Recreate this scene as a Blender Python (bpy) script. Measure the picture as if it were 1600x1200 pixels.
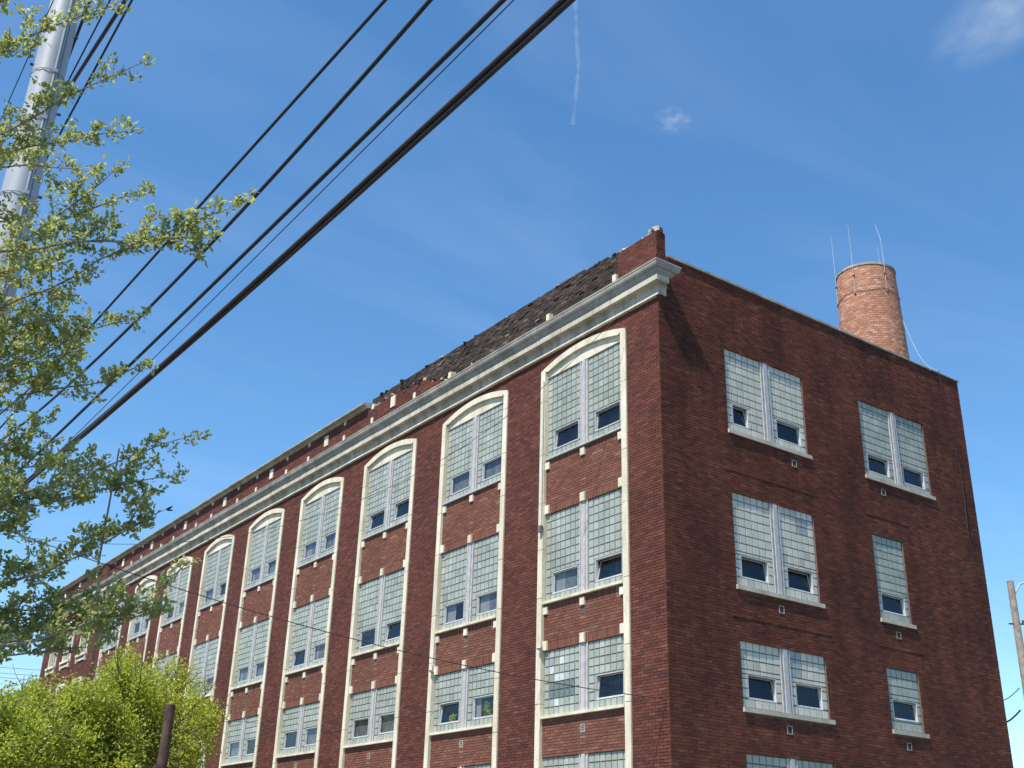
import bpy, math, random
import numpy as np
from mathutils import Matrix, Vector
R_ = random.Random(7); NR = np.random.default_rng(7)
SC = bpy.context.scene
for o in list(bpy.data.objects): bpy.data.objects.remove(o)
COL = SC.collection
# ------------------------------------------------------------------ camera
FPX = 1741.9
CAM = np.array([-16.3335, -17.2556, 1.6])
FW = np.array([0.52611498, 0.7477798, 0.40500419])
RT = np.array([0.81048051, -0.58512003, 0.02749354])
UP = np.array([-0.25753518, -0.31378324, 0.91390137])
cd = bpy.data.cameras.new('camera'); cam = bpy.data.objects.new('camera', cd); COL.objects.link(cam)
cam.matrix_world = Matrix([[RT[i], UP[i], -FW[i], CAM[i]] for i in range(3)] + [[0, 0, 0, 1]])
cd.sensor_width = 36; cd.lens = FPX/1600*36; cd.clip_start = .1; cd.clip_end = 30000
SC.camera = cam
SC.render.resolution_x, SC.render.resolution_y = 1024, 768
# ------------------------------------------------------------------ sun and sky
SUN = np.array([-3.6, -1.0, 6.5]); SUN /= np.linalg.norm(SUN)       # towards the sun
w = bpy.data.worlds.new('World'); SC.world = w; w.use_nodes = True
nt = w.node_tree; N = nt.nodes; LK = nt.links
for n in list(N): N.remove(n)
sky = N.new('ShaderNodeTexSky'); sky.sky_type = 'NISHITA'; sky.sun_disc = False
sky.sun_elevation = math.asin(SUN[2]); sky.sun_rotation = math.atan2(SUN[0], SUN[1])
sky.air_density = 1.0; sky.dust_density = .0; sky.ozone_density = 3.0; sky.altitude = 150
bg = N.new('ShaderNodeBackground'); bg.inputs['Strength'].default_value = .15
wo = N.new('ShaderNodeOutputWorld')
tc = N.new('ShaderNodeTexCoord')
# thin cirrus: direction projected on a high layer (x/z, y/z), stretched noise
sep = N.new('ShaderNodeSeparateXYZ'); LK.new(tc.outputs['Generated'], sep.inputs[0])
zc = N.new('ShaderNodeMath'); zc.operation = 'MAXIMUM'; zc.inputs[1].default_value = .06; LK.new(sep.outputs[2], zc.inputs[0])
dv = []
for i in range(2):
    d = N.new('ShaderNodeMath'); d.operation = 'DIVIDE'; LK.new(sep.outputs[i], d.inputs[0]); LK.new(zc.outputs[0], d.inputs[1]); dv.append(d)
cmb = N.new('ShaderNodeCombineXYZ'); LK.new(dv[0].outputs[0], cmb.inputs[0]); LK.new(dv[1].outputs[0], cmb.inputs[1])
mp = N.new('ShaderNodeMapping'); mp.inputs['Rotation'].default_value = (0, 0, math.radians(28)); mp.inputs['Scale'].default_value = (.55, 1.5, 1)
LK.new(cmb.outputs[0], mp.inputs[0])
nz = N.new('ShaderNodeTexNoise'); nz.inputs['Scale'].default_value = 1.5; nz.inputs['Detail'].default_value = 7; nz.inputs['Roughness'].default_value = .55; nz.inputs['Distortion'].default_value = .6
LK.new(mp.outputs[0], nz.inputs['Vector'])
rp = N.new('ShaderNodeValToRGB'); rp.color_ramp.elements[0].position = .47; rp.color_ramp.elements[0].color = (0, 0, 0, 1)
rp.color_ramp.elements[1].position = .85; rp.color_ramp.elements[1].color = (.10, .10, .10, 1)
LK.new(nz.outputs['Fac'], rp.inputs[0])
mx = N.new('ShaderNodeMix'); mx.data_type = 'RGBA'; mx.inputs[7].default_value = (5.2, 5.6, 6.4, 1)
hs = N.new('ShaderNodeHueSaturation'); hs.inputs['Saturation'].default_value = 1.19; hs.inputs['Hue'].default_value = .496; LK.new(sky.outputs[0], hs.inputs['Color'])
LK.new(rp.outputs[0], mx.inputs[0]); LK.new(hs.outputs[0], mx.inputs[6])
LK.new(mx.outputs[2], bg.inputs['Color']); LK.new(bg.outputs[0], wo.inputs['Surface'])
sd = bpy.data.lights.new('sun', 'SUN'); sd.energy = 5.0; sd.angle = math.radians(.53); sd.color = (1, .95, .86)
so = bpy.data.objects.new('sun', sd); COL.objects.link(so)
so.rotation_euler = Vector(-SUN).to_track_quat('-Z', 'Y').to_euler()
vs = SC.view_settings; vs.view_transform = 'Standard'; vs.look = 'None'; vs.gamma = 1; vs.exposure = 0.5
SC.cycles.max_bounces = 8; SC.cycles.transparent_max_bounces = 12

# ------------------------------------------------------------------ helpers
def ray(x, y):
    d = FW*FPX + RT*(x-800) + UP*(600-y); return d/np.linalg.norm(d)
def at(x, y, t): return CAM + ray(x, y)*t                       # point t metres along a pixel's ray
def on(x, y, ax, val):
    d = ray(x, y); return CAM + d*((val-CAM[ax])/d[ax])
def plan(x, y, dh):                                             # point dh metres away over the ground
    d = ray(x, y); return CAM + d*(dh/math.hypot(d[0], d[1]))

def quads(name, V, F, mat, parent=None, smooth=False):
    V = np.ascontiguousarray(V, dtype=np.float32).reshape(-1, 3); F = np.ascontiguousarray(F, dtype=np.int32)
    k = F.shape[1]; me = bpy.data.meshes.new(name)
    me.vertices.add(len(V)); me.vertices.foreach_set('co', V.ravel())
    me.loops.add(F.size); me.loops.foreach_set('vertex_index', F.ravel())
    me.polygons.add(len(F)); me.polygons.foreach_set('loop_start', np.arange(0, F.size, k, dtype=np.int32))
    me.update(calc_edges=True); me.validate()
    me.polygons.foreach_set('use_smooth', np.full(len(F), bool(smooth)))
    me.materials.append(mat)
    return link(name, me, parent)
def link(name, me, parent=None):
    o = bpy.data.objects.new(name, me); COL.objects.link(o); o.parent = parent; return o
def tag(o, label=None, cat=None, group=None, kind=None):
    for k, v in (('label', label), ('category', cat), ('group', group), ('kind', kind)):
        if v: o[k] = v
    return o
def empty(name, loc=(0, 0, 0)):
    o = bpy.data.objects.new(name, None); COL.objects.link(o); o.location = loc; o.empty_display_size = .3; return o

class MB:                                                       # collects vertices and quads
    def __init__(s): s.V = []; s.F = []; s.n = 0
    def add(s, V, F):
        V = np.asarray(V, float).reshape(-1, 3); s.V.append(V); s.F.append(np.asarray(F, int) + s.n); s.n += len(V)
    def prism(s, A, B):                                         # two matching outlines, capped with quads fan if 4
        n = len(A); V = list(A)+list(B)
        s.add(V, [[i, (i+1) % n, n+(i+1) % n, n+i] for i in range(n)])
        if n == 4: s.F.append(np.array([[3, 2, 1, 0], [4, 5, 6, 7]]) + s.n - 2*n)
        else:
            for k in range(1, n-1, 2):
                j = min(k+2, n-1)
                s.F.append(np.array([[0, k+1, k, k] if False else [0, j, k+1, k], [n, n+k, n+k+1, n+j]]) + s.n - 2*n)
    def tube(s, P, r, sides=6, cap=True):
        P = np.asarray(P, float); n = len(P); r = np.broadcast_to(r, (n,))
        T = np.gradient(P, axis=0); T /= np.linalg.norm(T, axis=1)[:, None] + 1e-9
        ref = np.array([.31, .22, .92]) if abs(T[:, 2]).mean() < .85 else np.array([.9, .3, .1])
        A = np.cross(T, ref); A /= np.linalg.norm(A, axis=1)[:, None] + 1e-9; B = np.cross(T, A)
        a = np.arange(sides)*2*math.pi/sides
        V = P[:, None] + r[:, None, None]*(np.cos(a)[None, :, None]*A[:, None] + np.sin(a)[None, :, None]*B[:, None])
        i = np.arange(n-1)[:, None]*sides; j = np.arange(sides)[None]; jn = (j+1) % sides
        F = np.stack([i+j, i+jn, i+sides+jn, i+sides+j], -1).reshape(-1, 4)
        s.add(V.reshape(-1, 3), F)
        if cap and sides == 4: s.F.append(np.array([[0, 1, 2, 3]])+s.n-4)
        elif cap and sides in (6, 8, 12, 16):
            for base in (s.n-n*sides, s.n-sides):
                for k in range(1, sides-1, 2): s.F.append(np.array([[0, k, k+1, min(k+2, sides-1)]]) + base)
    def build(s, name, mat, parent=None, smooth=False):
        return quads(name, np.concatenate(s.V), np.concatenate(s.F), mat, parent, smooth)

# facade mapping: u along the wall, w inwards from the wall face, z up
def mapL(V): V = np.asarray(V, float).reshape(-1, 3); return V[:, [1, 0, 2]]     # (u,w,z) -> (w,u,z)
def mapR(V): return np.asarray(V, float).reshape(-1, 3)                            # (u,w,z) -> (u,w,z)
BF = np.array([[0, 3, 2, 1], [4, 5, 6, 7], [0, 1, 5, 4], [1, 2, 6, 5], [2, 3, 7, 6], [3, 0, 4, 7]])
BF5 = BF[[2, 0, 1, 3, 5]]                                       # without the back face
def boxV(u0, u1, w0, w1, z0, z1):
    return np.array([[u0, w0, z0], [u1, w0, z0], [u1, w1, z0], [u0, w1, z0], [u0, w0, z1], [u1, w0, z1], [u1, w1, z1], [u0, w1, z1]], float)
def boxes(name, B, mp_, mat, parent=None, back=True, bev=0.0):   # many boxes in one mesh
    B = np.asarray(B, float).reshape(-1, 6); n = len(B)
    V = np.stack([np.stack([B[:, a], B[:, 2+b], B[:, 4+c]], -1) for a, b, c in
                  ((0, 0, 0), (1, 0, 0), (1, 1, 0), (0, 1, 0), (0, 0, 1), (1, 0, 1), (1, 1, 1), (0, 1, 1))], 1)
    if bev:
        for i, (su, sz) in ((0, (1, 1)), (1, (-1, 1)), (4, (1, -1)), (5, (-1, -1))): V[:, i, 0] += su*bev; V[:, i, 2] += sz*bev
    F = (np.arange(n)[:, None, None]*8 + (BF if back else BF5)[None]).reshape(-1, 4)
    if mp_ is mapL: F = F[:, ::-1]
    return quads(name, mp_(V.reshape(-1, 3)), F, mat, parent)

# ------------------------------------------------------------------ materials
def mat(name): 
    m = bpy.data.materials.new(name); m.use_nodes = True; return m, m.node_tree, m.node_tree.nodes['Principled BSDF']
def ramp(nt, fac, stops):
    r = nt.nodes.new('ShaderNodeValToRGB'); el = r.color_ramp.elements
    while len(el) < len(stops): el.new(.5)
    for e, (p, c) in zip(el, stops): e.position = p; e.color = (*c, 1)
    nt.links.new(fac, r.inputs[0]); return r.outputs[0]
def noise(nt, scale, detail=4, rough=.55, vec=None, stretch=None):
    n = nt.nodes.new('ShaderNodeTexNoise'); n.inputs['Scale'].default_value = scale; n.inputs['Detail'].default_value = detail; n.inputs['Roughness'].default_value = rough
    g = nt.nodes.new('ShaderNodeNewGeometry'); src = g.outputs['Position']
    if stretch:
        m = nt.nodes.new('ShaderNodeMapping'); m.inputs['Scale'].default_value = stretch; nt.links.new(src, m.inputs[0]); src = m.outputs[0]
    nt.links.new(src, n.inputs['Vector']); return n.outputs['Fac']
def mixc(nt, a, b, fac, mode='MIX'):
    m = nt.nodes.new('ShaderNodeMix'); m.data_type = 'RGBA'; m.blend_type = mode
    for i, v in ((0, fac), (6, a), (7, b)):
        if hasattr(v, 'node'): nt.links.new(v, m.inputs[i])
        else: m.inputs[i].default_value = v if i == 0 else (*v, 1)
    return m.outputs[2]
def bump(nt, bs, h, strength=.4, dist=.01):
    b = nt.nodes.new('ShaderNodeBump'); b.inputs['Strength'].default_value = strength; b.inputs['Distance'].default_value = dist
    nt.links.new(h, b.inputs['Height']); nt.links.new(b.outputs[0], bs.inputs['Normal'])
def island(nt): return nt.nodes.new('ShaderNodeNewGeometry').outputs['Random Per Island']
def objrand(nt): return nt.nodes.new('ShaderNodeObjectInfo').outputs['Random']

def brick_mat(name, stops, patch, amt=.55, stain=(.5, .45, .45), streak=False):
    m, t, b = mat(name)
    c = ramp(t, island(t), stops)
    big = ramp(t, noise(t, .55, 5), [(.3, stain), (.62, (1, 1, 1))])
    c = mixc(t, c, big, amt, 'MULTIPLY')
    if streak: c = mixc(t, c, ramp(t, noise(t, 1.5, 5, .6, stretch=(1.6, 1.6, .16)), [(.36, (.5, .48, .48)), (.6, (1, 1, 1))]), .55, 'MULTIPLY')
    pt = ramp(t, noise(t, 1.9, 6, .7), [(.58, (0, 0, 0)), (.74, (1, 1, 1))])
    f = t.nodes.new('ShaderNodeMath'); f.operation = 'MULTIPLY'; t.links.new(pt, f.inputs[0]); f.inputs[1].default_value = .3
    c = mixc(t, c, patch, f.outputs[0])
    fine = ramp(t, noise(t, 60, 3), [(.25, (.7, .7, .7)), (.75, (1.15, 1.15, 1.15))])
    c = mixc(t, c, fine, .8, 'MULTIPLY')
    t.links.new(c, b.inputs['Base Color']); b.inputs['Roughness'].default_value = .85; b.inputs['Specular IOR Level'].default_value = .25
    bump(t, b, noise(t, 90, 3), .5, .004); return m
M = {}
M['brick'] = brick_mat('brick_red', [(0, (0.090, 0.034, 0.028)), (.25, (0.121, 0.040, 0.030)), (.6, (0.147, 0.048, 0.034)), (.94, (0.175, 0.059, 0.040)), (1, (0.198, 0.078, 0.055))], (0.193, 0.087, 0.064))
M['brick_side'] = brick_mat('brick_dark_red', [(0, (.105, .035, .022)), (.25, (.138, .041, .025)), (.6, (.165, .048, .027)), (.94, (.195, .061, .034)), (1, (.22, .085, .05))], (.19, .085, .058), .8, (.42, .40, .40), True)
M['brick_span'] = brick_mat('brick_brown', [(0, (.155, .062, .044)), (.25, (.18, .072, .049)), (.6, (.205, .083, .055)), (.94, (.235, .10, .066)), (1, (.30, .165, .115))], (.30, .18, .13), .35)
M['tar'] = brick_mat('brick_tarred', [(0, (.038, .031, .027)), (.4, (.066, .050, .041)), (.8, (.10, .070, .054)), (.97, (.15, .098, .072)), (1, (.24, .19, .15))], (.24, .15, .11), .85, (.3, .3, .3))
M['chimney'] = brick_mat('brick_orange', [(0, (.36, .17, .11)), (.2, (.44, .205, .13)), (.6, (.50, .24, .15)), (.85, (.55, .285, .185)), (1, (.58, .37, .28))], (.54, .36, .28), .4, (.66, .62, .62))
m, t, b = mat('mortar'); M['mortar'] = m
t.links.new(ramp(t, noise(t, 6, 5), [(.3, (.10, .075, .062)), (.7, (.17, .13, .105))]), b.inputs['Base Color']); b.inputs['Roughness'].default_value = .95
m, t, b = mat('mortar_pale'); M['mortar_pale'] = m
t.links.new(ramp(t, noise(t, 6, 5), [(.3, (.25, .20, .16)), (.7, (.38, .31, .25))]), b.inputs['Base Color']); b.inputs['Roughness'].default_value = .95
def stone(name, c0, c1, dirt, amt):
    m, t, b = mat(name)
    c = ramp(t, objrand(t), [(0, c0), (1, c1)])
    c = mixc(t, c, ramp(t, noise(t, 2.2, 6, .65, stretch=(1, 1, .35)), [(.36, dirt), (.62, (1, 1, 1))]), amt, 'MULTIPLY')
    c = mixc(t, c, ramp(t, noise(t, 25, 4), [(.3, (.8, .79, .76)), (.7, (1.05, 1.05, 1.05))]), .7, 'MULTIPLY')
    t.links.new(c, b.inputs['Base Color']); b.inputs['Roughness'].default_value = .8; b.inputs['Specular IOR Level'].default_value = .3
    bump(t, b, noise(t, 45, 4), .35, .006); return m
M['stone'] = stone('cream_terracotta', (.74, .675, .52), (.80, .74, .60), (.55, .51, .43), .55)
M['cornice'] = stone('weathered_cream_stone', (.50, .465, .39), (.58, .54, .455), (.42, .40, .37), .8)
M['fascia'] = stone('cream_stone_band', (.56, .515, .42), (.63, .585, .485), (.48, .455, .41), .7)
M['crown'] = stone('grey_weathered_stone', (.36, .34, .30), (.43, .405, .35), (.5, .48, .45), .7)
M['sill_side'] = stone('buff_stone_sill', (.48, .44, .35), (.55, .50, .40), (.55, .52, .48), .6)
M['coping'] = stone('grey_coping_stone', (.36, .34, .28), (.46, .43, .35), (.4, .4, .4), .7)
M['rubble'] = stone('broken_mortar', (.40, .36, .30), (.6, .55, .47), (.4, .38, .35), .7)
def paint(name, col, rough=.5, var=.12, metal=0.0, scale=8):
    m, t, b = mat(name); lo = tuple(v*(1-2*var) for v in col); hi = tuple(min(1, v*(1+var)) for v in col)
    t.links.new(ramp(t, noise(t, scale, 5), [(.3, lo), (.7, hi)]), b.inputs['Base Color']); b.inputs['Roughness'].default_value = rough; b.inputs['Metallic'].default_value = metal
    return m
M['mullion'] = paint('pale_grey_paint', (.46, .445, .43), .5, .1)
M['frame'] = paint('aluminium_frame', (.52, .53, .53), .4, .08)
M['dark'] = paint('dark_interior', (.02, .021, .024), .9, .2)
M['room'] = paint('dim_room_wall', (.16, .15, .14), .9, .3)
M['blind'] = paint('window_blind', (.30, .29, .275), .8, .1)
M['tone_sheet'] = paint('grey_tone_sheet', (.17, .165, .175), .9, .25)  # for the added sheets that lighten the long wall's panes
M['vent'] = paint('vent_grille', (.16, .14, .13), .6, .2)
M['roof'] = paint('roof_felt', (.09, .09, .09), .95, .2)
M['asphalt'] = paint('asphalt', (.055, .055, .057), .9, .2, scale=3)
M['concrete'] = paint('concrete', (.32, .31, .28), .9, .12, scale=2)
M['grass'] = paint('dry_gravel_lot', (.10, .093, .08), .95, .25, scale=3)
M['line'] = paint('road_paint', (.7, .55, .12), .7, .1)
M['steel'] = paint('galvanised_steel', (.38, .395, .42), .5, .06, .1, 1.2)
M['wire'] = paint('black_cable', (.018, .02, .024), .6, .15)
M['bundle'] = paint('dark_brown_cable', (.045, .034, .036), .6, .2)
M['bright_wire'] = paint('braided_aluminium', (.5, .52, .55), .4, .1, .3)
M['wood'] = paint('weathered_grey_wood', (.34, .29, .24), .9, .2, scale=5)
M['post'] = paint('dark_brown_wood', (.085, .05, .038), .9, .25, scale=5)
M['bark'] = paint('grey_bark', (.28, .25, .22), .9, .3, scale=30)
M['bark2'] = paint('brown_bark', (.12, .09, .065), .9, .3, scale=12)
M['insul'] = paint('brown_insulator', (.12, .06, .04), .3, .2)
# glass blocks: glazed, faint green, every block a little different
m, t, b = mat('glass_block'); M['gblock'] = m
c = ramp(t, island(t), [(0, (0.276, 0.299, 0.262)), (.1, (0.336, 0.359, 0.317)), (.85, (0.373, 0.396, 0.350)), (1, (0.432, 0.451, 0.405))])
c2 = ramp(t, objrand(t), [(0, (.95, .96, .95)), (1, (1.03, 1.03, 1.03))])
c = mixc(t, c, c2, 1.0, 'MULTIPLY'); c = mixc(t, c, ramp(t, noise(t, 1.3, 6, .65, stretch=(1, 1, .5)), [(.35, (.72, .73, .68)), (.62, (1.05, 1.05, 1.05))]), .8, 'MULTIPLY')
t.links.new(c, b.inputs['Base Color']); b.inputs['Roughness'].default_value = .35; b.inputs['Specular IOR Level'].default_value = .35
bump(t, b, noise(t, 55, 2), .12, .004)
m, t, b = mat('glass_block_single'); M['gblock1'] = m
c = ramp(t, objrand(t), [(0, (.40, .39, .325)), (.08, (.50, .485, .405)), (.8, (.545, .53, .445)), (1, (.59, .575, .485))])
t.links.new(c, b.inputs['Base Color']); b.inputs['Roughness'].default_value = .35; b.inputs['Specular IOR Level'].default_value = .35
bump(t, b, noise(t, 55, 2), .12, .004)
for k, col in (('gb_dark', (.15, .185, .165)), ('gb_white', (.60, .62, .59)), ('gb_grey', (.31, .345, .335))):
    M[k] = paint(k, col, .2, .15, scale=20)
M['gmortar'] = paint('block_joint', (.19, .205, .17), .9, .15)
# window panes: clear glass in front of a dark room
m, t, b = mat('pane'); M['pane'] = m
for n in list(t.nodes): t.nodes.remove(n)
out = t.nodes.new('ShaderNodeOutputMaterial'); gl = t.nodes.new('ShaderNodeBsdfGlossy'); tr = t.nodes.new('ShaderNodeBsdfTransparent'); ms = t.nodes.new('ShaderNodeMixShader')
fr = t.nodes.new('ShaderNodeFresnel'); fr.inputs[0].default_value = 1.5
gl.inputs['Roughness'].default_value = .04; gl.inputs['Color'].default_value = (.9, .93, .96, 1); tr.inputs[0].default_value = (.8, .84, .85, 1)
gb_ = t.nodes.new('ShaderNodeBump'); gb_.inputs['Strength'].default_value = .15; gb_.inputs['Distance'].default_value = .01; t.links.new(noise(t, 2.5, 2), gb_.inputs['Height']); t.links.new(gb_.outputs[0], gl.inputs['Normal'])
gg = t.nodes.new('ShaderNodeNewGeometry'); mr = t.nodes.new('ShaderNodeMapRange'); mr.inputs['To Min'].default_value = 1.5; mr.inputs['To Max'].default_value = 1/1.5
t.links.new(gg.outputs['Backfacing'], mr.inputs['Value']); t.links.new(mr.outputs[0], fr.inputs['IOR'])      # same reflection from both sides of the sheet
t.links.new(fr.outputs[0], ms.inputs[0]); t.links.new(tr.outputs[0], ms.inputs[1]); t.links.new(gl.outputs[0], ms.inputs[2]); t.links.new(ms.outputs[0], out.inputs[0])
def leaf_mat(name, stops, trans, tmix=.45):
    m, t, b = mat(name); c = ramp(t, island(t), stops); t.links.new(c, b.inputs['Base Color']); b.inputs['Roughness'].default_value = .45; b.inputs['Specular IOR Level'].default_value = .45
    tl = t.nodes.new('ShaderNodeBsdfTranslucent'); t.links.new(mixc(t, c, trans, .6), tl.inputs[0])
    ms = t.nodes.new('ShaderNodeMixShader'); ms.inputs[0].default_value = tmix
    t.links.new(b.outputs[0], ms.inputs[1]); t.links.new(tl.outputs[0], ms.inputs[2])
    t.links.new(ms.outputs[0], t.nodes['Material Output'].inputs[0]); return m
M['leaf'] = leaf_mat('young_leaf', [(0, (.17, .20, .065)), (.3, (.26, .295, .105)), (.65, (.34, .365, .155)), (.88, (.43, .445, .25)), (1, (.54, .54, .40))], (.56, .60, .12), .54)
M['leaf2'] = leaf_mat('spring_leaf', [(0, (.26, .32, .03)), (.4, (.35, .40, .045)), (.8, (.43, .475, .08)), (1, (.50, .52, .14))], (.60, .66, .07), .5)

# ------------------------------------------------------------------ ground and street
def sheet(name, x0, x1, y0, y1, z, mt, top=0.0):
    if top: o = boxes(name, [(x0, x1, y0, y1, z-.3, z+top)], mapR, mt)
    else: o = quads(name, [(x0, y0, z), (x1, y0, z), (x1, y1, z), (x0, y1, z)], [[0, 1, 2, 3]], mt)
    return tag(o, kind='structure')
sheet('ground', -6000, 6000, -6000, 6000, 0, M['grass'])
sheet('road', -11.1, -6.9, -300, 300, .004, M['asphalt'])
sheet('pavement', -3.2, -.01, -30, 80, 0, M['concrete'], .12)
for x in (-11.25, -6.9): sheet('kerb', x, x+.15, -300, 300, 0, M['concrete'], .13)
for k in range(-10, 20): sheet('road_marking', -9.06, -8.94, k*6, k*6+3, .008, M['line'])

# ------------------------------------------------------------------ factory building
BLD = empty('brick_factory_building')
tag(BLD, 'four-storey dark red brick factory with cream stone cornice and glass block windows', 'building')
S = .66
BAYS = [(a*S, b*S) for a, b in [(1.767, 6.935), (9.261, 14.373), (16.66, 21.73), (23.95, 28.93), (31.09, 36.0), (38.2, 43.05), (45.15, 49.95), (51.95, 56.6), (58.55, 63.0)]]
PAV = 42.3; END = 52.5; WID = 12.2
CP = .0677; BL = .205; J = .011
Z_BEAD = 14.44
REC = .013                                                       # joints raked back this far
def lay(z0, z1, ivals, w0, length=BL, pitch=CP, joint=J, jit=.0025, wd=.05, off=0, phase=0.0, drop=0.0):
    """running-bond bricks; ivals(zmid) gives the (u0,u1) stretches of a course"""
    out = []; n = max(1, round((z1-z0)/pitch)); ph = (z1-z0)/n
    for i in range(n):
        a = z0+i*ph; zb, zt = a+joint*.5, a+ph-joint*.5
        for (u0, u1) in ivals(a+ph/2):
            if u1-u0 < .03: continue
            st = (length+joint); s = math.floor((u0-phase)/st)*st + phase + (st/2 if (i+off) % 2 else 0) - st
            while s < u1:
                p, q = max(s, u0)+joint/2, min(s+st, u1)-joint/2
                if q-p > .02 and (not drop or R_.random() > drop):
                    out.append((p, q, w0+R_.uniform(-jit, jit), w0+wd, zb+R_.uniform(-.001, .001), zt+R_.uniform(-.001, .001)))
                s += st
    return out
def soldiers(u0, u1, z0, z1, w0):
    n = max(1, round((u1-u0)/CP)); p = (u1-u0)/n
    return [(u0+i*p+J/2, u0+(i+1)*p-J/2, w0+R_.uniform(-.0025, .0025), w0+.05, z0+J/2, z1-J/2) for i in range(n)]
def wall(name, mp_, u0, u1, z0, z1, w0, thick, bricks, bm='brick', mm='mortar', bname='brickwork', core=None):
    p = boxes(name, core or [(u0, u1, w0+REC, w0+thick, z0, z1)], mp_, M[mm], BLD)
    tag(boxes(bname, bricks, mp_, M[bm], p, back=False), kind='stuff')
    return p
def block(parent, mp_, u0, u1, w0, w1, z0, z1, mt='stone', name='stone_block', bev=.006):
    return boxes(name, [(u0, u1, w0, w1, z0, z1)], mp_, M[mt], parent, bev=bev)

# piers between the bays, full height up to the cornice; the strip over the arches belongs to them too
SPR = 14.03; RISE = .28
edges = [0.0] + [v for b_ in BAYS for v in b_] + [PAV]
for i in range(0, len(edges), 2):
    u0, u1 = edges[i], edges[i+1]
    if i == 0: u0 = 0.02
    bl = lay(0.3, SPR, lambda z: [(u0, u1)], 0.0)
    p = wall('brick_pier', mapL, u0, u1, 0, SPR, 0, .38, bl)
def over_arch(z):
    iv = []; s = .02
    for (a, b_) in BAYS:
        c, h = (a+b_)/2, (b_-a)/2; k = (z-SPR)/RISE
        if k < 1:
            x = h*math.sqrt(1-k); iv.append((s, c-x)); s = c+x
    iv.append((s, PAV)); return iv
bl = lay(SPR, Z_BEAD+.05, over_arch, 0.0)
# backing: a wall strip above the arches, built in columns that follow the curve
cols = []
for (a, b_) in BAYS:
    n = 24; c, h = (a+b_)/2, (b_-a)/2
    for k in range(n):
        y0, y1 = a+(b_-a)*k/n, a+(b_-a)*(k+1)/n; ym = (y0+y1)/2
        cols.append((y0, y1, REC, .38, SPR+RISE*(1-((ym-c)/h)**2)+.0, 15.0))
for i in range(0, len(edges), 2): cols.append((max(edges[i], .02), edges[i+1], REC, .38, SPR, 15.0))
wall('wall_band', mapL, 0, 0, 0, 0, 0, 0, bl, core=cols)

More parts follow.
